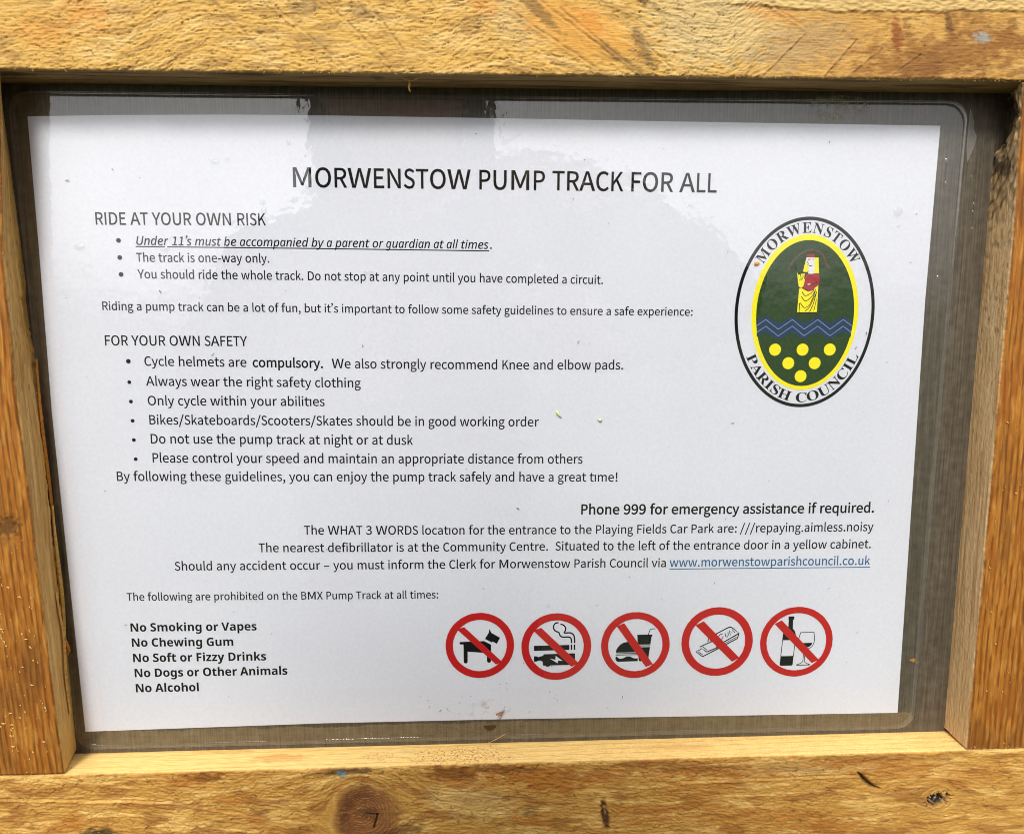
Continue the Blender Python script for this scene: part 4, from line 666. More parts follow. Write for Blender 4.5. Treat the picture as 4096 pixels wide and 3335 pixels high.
 ('s', 'A'): (479, [[-10, 0, -10, 20, 4, 21, 16, 26, 26, 33, 54, 82, 226, 512, 246, 511, 422, 95, 451, 38, 461, 28, 473, 22, 487, 20, 487, 0, 251, 0, 251, 20, 285, 23, 305, 33, 311, 50, 299, 89, 277, 145, 114, 145, 86, 77, 83, 65, 82, 53, 88, 35, 106, 24, 136, 20, 140, 20, 140, 0], [125, 176, 265, 176, 194, 350]]),
 ('s', 'C'): (514, [[282, -12, 234, -8, 191, 3, 151, 22, 115, 47, 86, 78, 61, 115, 43, 156, 32, 202, 29, 251, 32, 299, 43, 344, 62, 385, 86, 422, 116, 452, 152, 478, 193, 496, 237, 507, 285, 511, 320, 508, 360, 499, 403, 483, 426, 478, 441, 482, 453, 493, 460, 511, 479, 511, 479, 338, 461, 338, 442, 381, 419, 417, 391, 447, 360, 469, 327, 482, 291, 487, 243, 477, 206, 449, 179, 401, 163, 334, 158, 249, 164, 168, 181, 106, 211, 61, 252, 35, 305, 26, 335, 28, 364, 36, 393, 49, 421, 67, 447, 89, 471, 117, 491, 97, 434, 37, 364, 0]]),
 ('s', 'E'): (485, [[15, 0, 15, 18, 39, 20, 56, 25, 69, 32, 76, 45, 81, 62, 83, 86, 83, 405, 81, 433, 76, 454, 68, 467, 56, 475, 39, 480, 18, 482, 18, 500, 438, 500, 438, 351, 421, 351, 412, 392, 396, 424, 374, 446, 343, 461, 303, 470, 254, 473, 219, 470, 204, 458, 201, 426, 201, 270, 212, 270, 242, 273, 266, 281, 285, 295, 298, 316, 309, 344, 316, 379, 334, 379, 334, 130, 316, 130, 300, 199, 290, 214, 279, 226, 264, 234, 204, 244, 201, 244, 201, 74, 202, 58, 205, 46, 211, 38, 253, 30, 287, 32, 317, 36, 344, 42, 368, 52, 389, 66, 407, 82, 423, 103, 438, 128, 451, 157, 472, 157, 442, 0]]),
 ('s', 'H'): (574, [[17, 0, 17, 19, 40, 22, 57, 27, 69, 35, 76, 47, 80, 65, 82, 88, 82, 416, 80, 437, 76, 454, 68, 465, 57, 473, 40, 479, 18, 482, 18, 500, 265, 500, 265, 482, 224, 474, 205, 456, 200, 416, 200, 275, 375, 275, 375, 416, 371, 456, 352, 474, 310, 482, 310, 500, 557, 500, 557, 482, 534, 478, 517, 473, 506, 466, 499, 454, 495, 438, 493, 416, 493, 88, 495, 66, 499, 49, 506, 36, 518, 27, 534, 22, 557, 19, 557, 0, 310, 0, 310, 19, 332, 21, 349, 26, 361, 34, 369, 45, 374, 64, 375, 88, 375, 243, 200, 243, 200, 88, 201, 65, 206, 47, 213, 35, 225, 27, 242, 22, 265, 19, 265, 0]]),
 ('s', 'I'): (286, [[15, 0, 15, 19, 37, 23, 54, 28, 67, 35, 76, 46, 81, 62, 83, 83, 83, 425, 81, 445, 77, 460, 69, 469, 57, 475, 39, 480, 15, 482, 15, 500, 268, 500, 268, 482, 245, 480, 227, 475, 215, 469, 207, 460, 202, 445, 201, 425, 201, 85, 206, 49, 226, 29, 270, 19, 270, 0]]),
 ('s', 'L'): (468, [[17, 0, 17, 19, 40, 22, 57, 27, 69, 35, 76, 47, 80, 65, 82, 88, 82, 416, 80, 438, 76, 455, 68, 466, 57, 474, 40, 479, 18, 482, 18, 500, 274, 500, 274, 482, 229, 476, 219, 472, 211, 466, 206, 457, 200, 416, 200, 91, 204, 52, 219, 34, 257, 30, 290, 32, 320, 36, 346, 44, 368, 54, 388, 69, 406, 87, 422, 110, 436, 138, 449, 170, 469, 170, 441, 0]]),
 ('s', 'M'): (696, [[15, 0, 15, 19, 38, 22, 55, 27, 67, 35, 76, 47, 81, 64, 83, 87, 83, 420, 77, 456, 58, 475, 16, 482, 16, 500, 203, 500, 348, 156, 493, 500, 678, 500, 678, 482, 657, 478, 640, 473, 629, 465, 621, 453, 617, 436, 615, 415, 615, 94, 620, 47, 639, 25, 677, 19, 677, 0, 434, 0, 434, 19, 475, 27, 494, 48, 499, 91, 499, 438, 316, 0, 296, 0, 116, 427, 116, 88, 118, 63, 123, 44, 131, 32, 144, 25, 162, 21, 186, 19, 186, 0]]),
 ('s', 'N'): (542, [[442, -12, 117, 384, 117, 86, 119, 63, 123, 46, 130, 34, 142, 26, 159, 21, 183, 19, 183, 0, 20, 0, 20, 19, 59, 25, 78, 45, 83, 86, 83, 426, 40, 476, 20, 482, 20, 500, 172, 500, 429, 185, 429, 414, 424, 455, 405, 474, 364, 482, 364, 500, 527, 500, 527, 482, 504, 479, 487, 474, 476, 466, 469, 455, 465, 437, 463, 414, 463, -12]]),
 ('s', 'O'): (577, [[286, -12, 251, -10, 217, -3, 185, 8, 155, 23, 128, 42, 104, 63, 82, 88, 64, 116, 49, 147, 39, 180, 32, 214, 30, 250, 32, 286, 39, 320, 49, 353, 64, 383, 82, 411, 104, 436, 129, 458, 157, 477, 187, 492, 220, 503, 254, 510, 291, 512, 327, 510, 360, 503, 392, 492, 422, 478, 449, 459, 473, 438, 495, 413, 513, 385, 528, 355, 539, 322, 545, 287, 547, 250, 545, 214, 539, 180, 528, 147, 513, 116, 495, 88, 473, 63, 448, 42, 420, 23, 390, 8, 357, -3, 323, -10], [291, 13, 336, 23, 371, 51, 396, 98, 412, 165, 417, 250, 413, 321, 401, 380, 382, 427, 355, 460, 323, 480, 285, 487, 240, 477, 205, 449, 179, 402, 164, 335, 159, 250, 163, 179, 175, 120, 195, 74, 221, 40, 253, 20]]),
 ('s', 'P'): (459, [[17, 0, 17, 19, 40, 22, 57, 27, 69, 35, 76, 47, 80, 65, 82, 88, 82, 416, 80, 437, 76, 454, 68, 465, 57, 473, 40, 479, 18, 482, 18, 500, 235, 500, 291, 498, 336, 493, 369, 483, 392, 471, 412, 455, 428, 437, 440, 415, 447, 391, 449, 364, 444, 325, 428, 292, 403, 264, 367, 243, 321, 230, 265, 226, 200, 226, 200, 88, 201, 65, 206, 47, 213, 35, 225, 27, 242, 22, 265, 19, 265, 0], [200, 252, 221, 252, 254, 255, 280, 263, 298, 277, 311, 298, 318, 326, 321, 361, 319, 396, 312, 425, 302, 446, 286, 461, 265, 470, 237, 473, 208, 465, 200, 437]]),
 ('s', 'R'): (519, [[17, 0, 17, 19, 40, 22, 57, 27, 69, 35, 76, 47, 80, 65, 82, 88, 82, 416, 80, 437, 76, 454, 68, 465, 57, 473, 40, 479, 18, 482, 18, 500, 238, 500, 306, 496, 361, 486, 403, 468, 434, 442, 452, 409, 458, 367, 446, 313, 408, 273, 346, 246, 474, 55, 497, 28, 525, 19, 527, 19, 527, 0, 372, 0, 221, 233, 200, 233, 200, 88, 201, 65, 206, 47, 213, 35, 225, 27, 242, 22, 265, 19, 265, 0], [200, 257, 223, 257, 258, 260, 286, 269, 307, 284, 322, 305, 330, 333, 333, 369, 330, 406, 319, 436, 302, 457, 278, 469, 246, 473, 229, 472, 216, 469, 208, 464, 200, 423]]),
 ('s', 'S'): (428, [[47, -12, 47, 173, 69, 173, 82, 124, 100, 85, 122, 55, 149, 33, 180, 20, 216, 16, 242, 19, 264, 27, 282, 39, 295, 56, 303, 76, 306, 98, 299, 128, 280, 154, 247, 176, 178, 209, 140, 231, 108, 254, 84, 277, 68, 303, 58, 332, 55, 364, 57, 393, 63, 419, 74, 442, 88, 462, 106, 479, 126, 493, 150, 504, 175, 510, 203, 512, 252, 507, 310, 492, 320, 489, 329, 488, 340, 491, 348, 499, 352, 512, 372, 512, 372, 350, 354, 350, 346, 377, 335, 401, 322, 423, 307, 442, 291, 458, 272, 471, 253, 480, 233, 486, 213, 488, 190, 486, 170, 479, 153, 468, 141, 454, 134, 437, 131, 417, 133, 399, 140, 383, 150, 369, 207, 333, 278, 299, 348, 256, 364, 240, 376, 224, 384, 206, 395, 146, 392, 116, 385, 88, 372, 63, 355, 42, 334, 23, 308, 8, 279, -2, 247, -9, 211, -11, 174, -8, 138, 1, 108, 10, 93, 13, 76, 8, 67, -12]]),
 ('s', 'T'): (465, [[101, 0, 101, 19, 125, 21, 143, 26, 156, 34, 164, 47, 169, 65, 171, 88, 171, 476, 164, 476, 128, 472, 97, 461, 72, 443, 52, 418, 39, 386, 32, 349, 12, 349, 12, 500, 451, 500, 451, 348, 432, 348, 423, 394, 404, 430, 377, 455, 340, 471, 295, 476, 289, 476, 289, 88, 291, 64, 295, 46, 303, 33, 316, 25, 335, 21, 360, 19, 360, 0]]),
 ('s', 'U'): (541, [[272, -14, 211, -9, 162, 6, 125, 31, 100, 67, 85, 113, 80, 170, 80, 416, 79, 437, 74, 454, 67, 465, 55, 473, 38, 479, 16, 482, 16, 500, 264, 500, 264, 482, 222, 474, 203, 456, 198, 416, 198, 153, 201, 114, 209, 81, 223, 56, 243, 39, 269, 28, 302, 24, 348, 30, 384, 48, 410, 78, 426, 121, 431, 175, 431, 415, 429, 437, 424, 453, 417, 465, 404, 473, 386, 478, 361, 482, 361, 500, 521, 500, 521, 482, 501, 478, 485, 471, 475, 463, 469, 451, 465, 435, 464, 415, 464, 199, 459, 130, 443, 76, 417, 35, 380, 8, 332, -9]]),
 ('s', 'W'): (671, [[187, -12, 35, 431, 17, 469, 8, 476, -3, 480, -17, 482, -17, 500, 198, 500, 198, 482, 164, 474, 159, 469, 155, 461, 154, 451, 162, 409, 245, 168, 330, 387, 314, 438, 308, 453, 301, 464, 294, 472, 251, 482, 251, 500, 482, 500, 482, 482, 454, 478, 437, 468, 431, 452, 438, 424, 521, 182, 594, 406, 603, 446, 601, 458, 597, 466, 591, 473, 552, 482, 552, 500, 685, 500, 685, 482, 672, 478, 661, 471, 653, 462, 631, 417, 490, -12, 470, -12, 347, 339, 209, -12]]),
 ('r', 'I_'): (188, [[63, 0, 126, 0, 126, 370, 63, 370]]),
}

# ------------------------------------------------------------------ the laminated notice
NO = (0., -157., 0.)
notice = empty('laminated_notice', (0, 0, H0 + NO[1] / 1000))
tag(notice, 'white laminated pump track notice with printed rules, crest and five red prohibition signs', 'notice')
def flat(name, polys, z, mat, parent, mats=None):
    """filled outlines (lists of (x, y) in mm; further lists in a tuple are holes), all at height z"""
    V, Fc, mi = [], [], []
    for k, pl in enumerate(polys):
        if isinstance(pl, Stroke):
            b = len(V); n = len(pl); V += [(x, y, z) for x, y in pl]
            for i in range(n // 2 - 1):
                q = (b + i, b + i + 1, b + n - 2 - i, b + n - 1 - i)
                s_ = sum(V[q[j]][0] * V[q[(j + 1) % 4]][1] - V[q[(j + 1) % 4]][0] * V[q[j]][1] for j in range(4))
                Fc.append(q if s_ > 0 else q[::-1]); mi.append(mats[k] if mats else 0)
            continue
        loops = [pl] if isinstance(pl, list) else list(pl)
        pts = [[Vector((x, y, 0)) for x, y in lp] for lp in loops]
        fl = [p for lp in loops for p in lp]; b = len(V)
        V += [(x, y, z) for x, y in fl]
        for t in tessellate_polygon(pts):
            a_, b_, c_ = (fl[i] for i in t)
            cr = (b_[0] - a_[0]) * (c_[1] - a_[1]) - (b_[1] - a_[1]) * (c_[0] - a_[0])
            if abs(cr) < 1e-9: continue
            Fc.append(tuple(b + i for i in (t if cr > 0 else t[::-1]))); mi.append(mats[k] if mats else 0)
    return mesh_obj(name, V, Fc, mat, parent, NO, midx=mi)
def oval(cx, cy, rx, ry, n=96, jag=0):
    return [(cx + rx * math.cos(t) * (1 + jag * rng.uniform(-1, 1)), cy + ry * math.sin(t) * (1 + jag * rng.uniform(-1, 1))) for t in (2 * math.pi * i / n for i in range(n))]
class Stroke(list): pass       # left side then right side of a pen stroke
def stroke(pts, w):
    """outline polygon of a pen stroke through pts, w wide"""
    L, Rr = [], []
    n = len(pts)
    for i in range(n):
        a, b = pts[max(i - 1, 0)], pts[min(i + 1, n - 1)]
        dx, dy = b[0] - a[0], b[1] - a[1]; l = math.hypot(dx, dy) or 1
        nx, ny = -dy / l * w / 2, dx / l * w / 2
        L.append((pts[i][0] + nx, pts[i][1] + ny)); Rr.append((pts[i][0] - nx, pts[i][1] - ny))
    return Stroke(L + Rr[::-1])
def smooth(pts, k=5):          # Catmull-Rom through the points
    o = []
    for i in range(len(pts) - 1):
        p = [pts[max(i - 1, 0)], pts[i], pts[i + 1], pts[min(i + 2, len(pts) - 1)]]
        for j in range(k):
            t = j / k
            o.append(tuple(.5 * (2 * p[1][d] + (p[2][d] - p[0][d]) * t + (2 * p[0][d] - 5 * p[1][d] + 4 * p[2][d] - p[3][d]) * t * t + (3 * p[1][d] - p[0][d] - 3 * p[2][d] + p[3][d]) * t ** 3) for d in (0, 1)))
    return o + [pts[-1]]

# pouch: a grid of film over the whole notice, rounded corners, gently wavy, edge sealed down to the board
PL = lambda y: np.interp(y, [-157, 159], [-213.4, -218.4])
PR_ = lambda y: np.interp(y, [-157, 36, 159], [219.2, 220.8, 222.3])
def pouch_pt(s, t, inset=0.):  # s,t in 0..1
    r = 9.0
    y0, y1 = -157.4 + inset, 159.4 - inset
    y = y0 + (y1 - y0) * t
    xl, xr = PL(y) + inset, PR_(y) - inset
    e = max(0, r - (y - y0), r - (y1 - y))
    c = r - math.sqrt(max(r * r - min(e, r) ** 2, 0))
    return xl + c + (xr - xl - 2 * c) * s, y
def film_z(x, y): return .85 + .12 * math.sin(x / 31 + .6) * math.sin(y / 27) + .1 * math.sin(x / 12 + y / 17)
ys = np.concatenate([np.linspace(0, .03, 12), np.linspace(.034, .966, 120), np.linspace(.97, 1, 12)])
xs = np.linspace(0, 1, 160)
def film_grid(name, inset, mat, zf, parent=notice):
    V, Fc = [], []
    for t in ys:
        for s in xs:
            x, y = pouch_pt(float(s), float(t), inset); V.append((x, y, zf(x, y)))
    n = len(xs)
    for j in range(len(ys) - 1):
        for i in range(n - 1):
            k = j * n + i; Fc.append((k, k + 1, k + n + 1, k + n))
    return mesh_obj(name, V, Fc, mat, parent, NO, smooth=True)
film = film_grid('laminate_film', 2.6, M_film, film_z)
# sealed rim: a band round the film, stepping down to the board
def ring_pts(inset, z, n=36):
    P_ = []
    for k in range(n): P_.append(pouch_pt(0 + k / n, 0, inset))
    tt = [i / 60 for i in range(61)]
    q = sorted(set([0, .002, .005, .009, .014, .02, .028] + tt + [1 - a for a in (0, .002, .005, .009, .014, .02, .028)]))
    L_ = [pouch_pt(0, t, inset) for t in q]; R2 = [pouch_pt(1, t, inset) for t in q]
    B_ = [pouch_pt(k / n, 0, inset) for k in range(1, n)]; T_ = [pouch_pt(k / n, 1, inset) for k in range(1, n)]
    loop = B_ + R2 + T_[::-1] + L_[::-1]
    return [(x, y, z(x, y) if callable(z) else z) for x, y in loop]
loops = [ring_pts(2.6, film_z), ring_pts(2.4, lambda x, y: 1.0), ring_pts(2.1, .5), ring_pts(1.0, .42), ring_pts(.55, .62), ring_pts(.2, .66), ring_pts(0, .35), ring_pts(-.05, .02)]
V = [p for l in loops for p in l]; n = len(loops[0]); Fc = []
for r in range(len(loops) - 1):
    for i in range(n):
        j = (i + 1) % n; Fc.append((r * n + j, r * n + i, (r + 1) * n + i, (r + 1) * n + j))
mesh_obj('sealed_edge', V, Fc, M_rim, notice, NO, smooth=True)
ED = [(-210.3, 148.3), (-171.5, 149.2), (-120, 149.9), (-78.1, 149.9), (0, 149.4), (82.6, 148.7), (209.3, 147.9), (208.3, 66.8), (209.2, -33.1), (210.2, -148.2), (91.4, -147.3), (0.4, -146.4), (-88.8, -146.2), (-208.5, -147.6), (-211.1, 14.5), (-210.4, 89.7)]
sheet = flat('paper_sheet', [ED], .30, M_paper, notice)
ZI = .36                       # ink lies on the paper
_gc = {}
def glyph(key, off=0.):
    """mesh of one letter, cap height 500 units, cached"""
    if (key, off) in _gc: return _gc[key, off]
    adv, sps = GLYPHS[key]
    cu = bpy.data.curves.new('g', 'CURVE'); cu.dimensions = '2D'; cu.fill_mode = 'BOTH'
    big = max(sps, key=lambda f: max(f[::2]) - min(f[::2]) + max(f[1::2]) - min(f[1::2]))
    turn = 1 if sum(big[i] * big[(i + 3) % len(big)] - big[(i + 2) % len(big)] * big[i + 1] for i in range(0, len(big), 2)) > 0 else -1
    for f in sps:
        if off:                # thicken the stroke: push every outline point away from the ink
            q = [list(f[0:2])]
            for i in range(2, len(f), 2):      # merge points that almost touch, so the thickened outline cannot cross itself
                if math.hypot(f[i] - q[-1][0], f[i + 1] - q[-1][1]) > 7: q.append([f[i], f[i + 1]])
                else: q[-1] = [(f[i] + q[-1][0]) / 2, (f[i + 1] + q[-1][1]) / 2]
            q = np.array(q, float)
            a = q - np.roll(q, 1, 0); b = np.roll(q, -1, 0) - q
            a /= np.hypot(*a.T)[:, None]; b /= np.hypot(*b.T)[:, None]
            nn = np.stack([a[:, 1] + b[:, 1], -a[:, 0] - b[:, 0]], 1) * turn
            nn /= np.maximum((nn * nn).sum(1) / 2, .7)[:, None]
            f = (q + nn * off * 500).ravel().tolist()
        sp = cu.splines.new('POLY'); sp.points.add(len(f) // 2 - 1)
        sp.points.foreach_set('co', [c for i in range(0, len(f), 2) for c in (f[i] / 500, f[i + 1] / 500, 0, 1)])
        sp.use_cyclic_u = True
    o = bpy.data.objects.new('g', cu)
    me_ = bpy.data.meshes.new_from_object(o)
    v = np.zeros(len(me_.vertices) * 3); me_.vertices.foreach_get('co', v); v = v.reshape(-1, 3)[:, :2]
    f = [tuple(p.vertices) for p in me_.polygons]
    if f:
        a, b, c = v[f[0][0]], v[f[0][1]], v[f[0][2]]
        if (b[0] - a[0]) * (c[1] - a[1]) - (b[1] - a[1]) * (c[0] - a[0]) < 0: f = [t[::-1] for t in f]
    bpy.data.objects.remove(o); bpy.data.curves.remove(cu); bpy.data.meshes.remove(me_)
    _gc[key, off] = (v, f, adv / 500); return _gc[key, off]
ADV = dict(zip("abcdefghijklmnopqrstuvwxyz", [981, 1076, 866, 1076, 1019, 625, 964, 1076, 470, 490, 931, 470, 1636, 1076, 1080, 1076, 1076, 714, 801, 686, 1076, 925, 1464, 887, 927, 809]))
ADV.update(zip("ABCDEFGHIJKLMNOPQRSTUVWXYZ", [1185, 1114, 1092, 1260, 1000, 941, 1292, 1276, 516, 653, 1064, 861, 1751, 1322, 1356, 1058, 1378, 1112, 941, 998, 1314, 1162, 1822, 1063, 998, 959]))
ADV.update({' ': 463, '.': 517, ',': 511, ':': 548, '/': 791, '-': 627, '–': 1020, '!': 667, '’': 452, '1': 1038, '3': 1038, '9': 1038})
CAP = 1294.
def text_line(text, style, base, cap, z=ZI):
    """lays one printed line along its measured baseline"""
    font = {'r': 'r', 'B': 'r', 'L': 'r', 'i': 'i', 'b': 'b'}[style]
    off = {'r': .015, 'L': .014, 'B': .030, 'i': .014, 'b': .010}[style]
    items, x, i = [], 0., 0
    while i < len(text):
        ch = text[i]
        lig = text[i:i + 2] == 'I_'
        ft = font
        if (ft, ch) not in GLYPHS: ft = 'r'
        key = ('r', 'I_') if lig else (ft, ch)
        if font == 'b': adv = GLYPHS[key][0] / 500 if ch != ' ' else .365
        else: adv = ADV['i' if lig else ch] / CAP
        if ch != ' ' or lig: items.append((key, x, adv, ft, lig))
        x += adv; i += 2 if lig else 1
    total = x
    if len(base) == 2: base = [base[0], ((base[0][0] + base[1][0]) / 2, (base[0][1] + base[1][1]) / 2), base[1]]
    (xa, ya), (xm, ym), (xb, yb) = base
    A = np.array([[1, q, q * q] for q in (xa, xm, xb)]); kq = np.linalg.solve(A, np.array([ya, ym, yb]))
    first, last = items[0], items[-1]
    v0 = glyph(first[0], off)[0]; lsb = v0[:, 0].min() if len(v0) else 0
    vl = glyph(last[0], off)[0]; gl = GLYPHS[last[0]][0] / 500
    rsb = (gl - vl[:, 0].max()) if len(vl) else 0
    sx = (xb - xa) / (total - lsb * .9 - rsb * .9)
    V, Fc = [], []
    for key, gx, adv, ft, lig in items:
        v, f, ga = glyph(key, off)
        q = v.copy()
        wx = adv / ga if font != 'b' else 1
        if key[1] in "’–" or len(v) == 0:
            ga = adv; wx = 1
            if len(v): q[:, 0] += adv / 2 - (v[:, 0].min() + v[:, 0].max()) / 2
        q[:, 0] = q[:, 0] * min(max(wx, .8), 1.25)
        q[:, 0] += (adv - ga * min(max(wx, .8), 1.25)) / 2
        if style == 'i' and ft == 'r': q[:, 0] += .2 * q[:, 1]
        b = len(V)
        X = xa + (gx - lsb * .9 + q[:, 0]) * sx
        Y0 = kq[0] + kq[1] * X + kq[2] * X * X
        sl = kq[1] + 2 * kq[2] * X
        V += list(zip((X - q[:, 1] * cap * sl).tolist(), (Y0 + q[:, 1] * cap).tolist(), [z] * len(X)))
        Fc += [tuple(b + i for i in t) for t in f]
        if lig:                # the bar that joins t and i
            bx = xa + (gx - lsb * .9) * sx; yy = kq[0] + kq[1] * bx + kq[2] * bx * bx
            b = len(V); h = .735 * cap
            V += [(bx - .16 * sx, yy + h - .1 * cap, z), (bx + .22 * sx, yy + h - .1 * cap, z), (bx + .22 * sx, yy + h, z), (bx - .16 * sx, yy + h, z)]
            Fc.append((b, b + 1, b + 2, b + 3))
    return mesh_obj('text_line', V, Fc, M_link if style == 'L' else M_black, notice, NO)
LINES = [
 ('MORWENSTOW PUMP TRACK FOR ALL','r',[(-94.14,118.37),(-8.31,117.79),(103.5,116.89)],8.59),
 ('RIDE AT YOUR OWN RISK','r',[(-184.04,101.17),(-106.99,101.03)],5.45),
 ('Under 11’s must be accompanied by a parent or guardian at all times','i',[(-166.46,92.15),(-79.38,91.35),(-4.17,90.65)],3.88),
 ('.','r',[(-3.46,90.65),(-2.53,90.66)],3.97),
 ('The track is one-way only.','r',[(-166.89,84.52),(-106.17,84.18)],3.95),
 ('You should ride the whole track. Do not stop at any point until you have completed a circuit.','r',[(-166.83,76.95),(-88.98,76.15),(50.31,74.34)],3.98),
 ('Riding a pump track can be a lot of fun, but it’s important to follow some safety guidelines to ensure a safe experience:','r',[(-184.01,62.45),(-81.28,61.15),(94.03,59.32)],3.84),
 ('FOR YOUR OWN SAFETY','r',[(-184.01,46.07),(-118.28,45.52)],4.60),
 ('Cycle helmets are','r',[(-166.56,36.47),(-119.12,35.69)],4.35),
 ('compulsory.','B',[(-116.32,35.63),(-83.22,35.01)],4.38),
 ('We also strongly recommend Knee and elbow pads.','r',[(-79.2,34.96),(-34.86,34.33),(60.82,33.62)],4.40),
 ('Always wear the right safety clothing','r',[(-166.49,27.0),(-65.67,25.57)],4.38),
 ('Only cycle within your abilitI_es','r',[(-166.32,17.71),(-83.12,16.74)],4.41),
 ('Bikes/Skateboards/Scooters/Skates should be in good working order','r',[(-166.19,8.48),(-35.35,6.71),(19.89,6.03)],4.50),
 ('Do not use the pump track at night or at dusk','r',[(-166.21,-0.7),(-41.38,-2.49)],4.54),
 ('Please control your speed and maintain an appropriate distance from others','r',[(-165.91,-9.99),(-38.22,-11.71),(41.56,-12.64)],4.57),
 ('By following these guidelines, you can enjoy the pump track safely and have a great tI_me!','r',[(-183.36,-18.8),(-38.38,-20.67),(59.18,-21.85)],4.47),
 ('Phone 999 for emergency assistance if required.','B',[(41.12,-38.3),(122.96,-39.04),(190.03,-39.28)],4.98),
 ('The WHAT 3 WORDS locatI_on for the entrance to the Playing Fields Car Park are:','r',[(-95.44,-46.7),(25.61,-48.23),(120.06,-48.77)],4.39),
 ('///repaying.aimless.noisy','r',[(121.59,-48.78),(190.31,-48.98)],4.51),
 ('The nearest defibrillator is at the Community Centre.','r',[(-117.82,-55.3),(-48.77,-56.12),(24.79,-56.68)],4.38),
 ('Situated to the left of the entrance door in a yellow cabinet.','r',[(28.42,-56.71),(114.17,-57.53),(189.66,-57.94)],4.45),
 ('Should any accident occur – you must inform the Clerk for Morwenstow Parish Council via','r',[(-158.88,-64.02),(1.15,-65.5),(84.5,-66.22)],4.38),
 ('www.morwenstowparishcouncil.co.uk','L',[(86.28,-66.14),(189.73,-66.77)],4.52),
 ('The following are prohibited on the BMX Pump Track at all times:','r',[(-183.0,-79.08),(-97.68,-80.0),(-30.22,-80.63)],3.91),
 ('No Smoking or Vapes','b',[(-182.41,-95.07),(-120.78,-95.66)],4.28),
 ('No Chewing Gum','b',[(-182.33,-102.96),(-132.63,-103.52)],4.31),
 ('No Soft or Fizzy Drinks','b',[(-182.28,-111.07),(-116.84,-111.57)],4.34),
 ('No Dogs or Other Animals','b',[(-182.05,-119.05),(-106.62,-119.42)],4.36),
 ('No Alcohol','b',[(-182.05,-127.07),(-150.95,-127.23)],4.38),
]
for ln in LINES: text_line(*ln)
for a, b, w, mt in (((-166.8, 91.38), (-3.86, 89.7), .45, M_black), ((86.31, -67.35), (190.02, -68.05), .42, M_link)):
    mid = ((a[0] + b[0]) / 2, (a[1] + b[1]) / 2 + (.12 if mt is M_black else 0))
    flat('underline', [stroke([a, mid, b], w)], ZI, mt, notice)
for k, (x, y) in enumerate([(-174.34, 94.09), (-174.32, 86.38), (-174.31, 78.71), (-173.89, 38.6), (-174.16, 28.7), (-174.05, 19.48), (-173.95, 10.28), (-174.01, 1.03), (-173.82, -8.28)]):
    r = 1.08 if k < 4 else .9
    flat('bullet_point', [oval(x, y, r, r, 20)], ZI, M_black, notice)

# ---- parish crest
CX, CY = 148.95, 60.3
crest = flat('council_crest', [(oval(CX, CY, 34.5, 45.7, 120), oval(CX, CY, 32.9, 44.1, 120))], ZI, M_black, notice)
tag(crest, 'oval parish crest in black, yellow and green')
flat('yellow_oval', [oval(CX + .1, CY + .2, 26.3, 37.3, 120)], ZI, M_yellow, crest)
flat('green_field', [oval(CX + .2, CY - .2, 24.1, 35.0, 110)], ZI + .04, M_green, crest)
W1 = [(125.43, 54.48), (129.86, 57.45), (136.18, 52.79), (142.96, 57.42), (148.95, 52.76), (155.48, 57.4), (161.82, 52.73), (168.04, 57.38), (172.53, 54.38)]
W2 = [(125.82, 51.38), (130.01, 54.29), (136.34, 49.51), (143.12, 54.27), (149.12, 49.59), (155.66, 54.24), (162.01, 49.55), (168.24, 54.21), (172.36, 51.27)]
def rounded(pts, r=.3):
    o = [pts[0]]
    for i in range(1, len(pts) - 1):
        for t in (-r, 0, r):
            q = pts[i + (1 if t > 0 else -1)]; a = abs(t)
            p = pts[i]; m_ = (0 if t else .0)
            o.append((p[0] + (q[0] - p[0]) * a, p[1] + (q[1] - p[1]) * a) if t else (p[0], p[1] + (((pts[i - 1][1] + pts[i + 1][1]) / 2 - p[1]) * .18)))
    return o + [pts[-1]]
flat('wave_band', [rounded([(x, y + 2.2) for x, y in W1]) + rounded([(x, y - 2.3) for x, y in W2])[::-1]], ZI + .08, M_blue, crest)
for W_ in (W1, W2): flat('wave_line', [stroke(W_, .26)], ZI + .12, M_paleblue, crest)
for x, y in [(135.13, 42.91), (148.75, 42.87), (162.29, 42.88), (142.03, 36.32), (155.15, 36.26), (148.47, 29.92)]:
    flat('roundel', [oval(x, y, 2.95, 2.95, 32)], ZI + .08, M_yellow, crest)
# the robed saint, drawn in the crest picture's own units
def cp(pts): return type(pts)([(145.51 + (x - 603) * .06550 + (y - 672) * -.0004, 72.39 - (y - 672) * .0595 + (x - 603) * .0012) for x, y in pts])
sf, sm_ = [], []
def add(m_, *pls):
    for p in pls: sf.append(p); sm_.append(m_)
def layer(name, z, items):
    mats = [M_halo, M_yellow, M_white, M_chest, M_black]
    return flat(name, [i[1] for i in items], z, mats, crest, [i[0] for i in items])
fig = layer('saint_figure', ZI + .08, [
    (0, cp(stroke(smooth([(515, 525), (540, 465), (580, 415), (625, 382), (680, 368), (735, 385), (775, 430), (800, 490), (825, 520)]), 16))),
    (1, cp([(642, 440), (632, 490), (624, 540), (656, 546), (668, 515), (660, 470), (652, 436)])),
    (1, cp([(706, 430), (734, 430), (745, 555), (710, 555)])),
    (1, cp([(580, 543), (592, 565), (610, 558), (640, 556), (642, 600), (638, 650), (616, 674), (598, 655), (588, 600)])),
    (1, cp([(603, 672), (640, 674), (690, 690), (745, 652), (747, 868), (597, 868)])),
    (3, cp([(650, 404), (700, 402), (704, 430), (644, 428)]))])
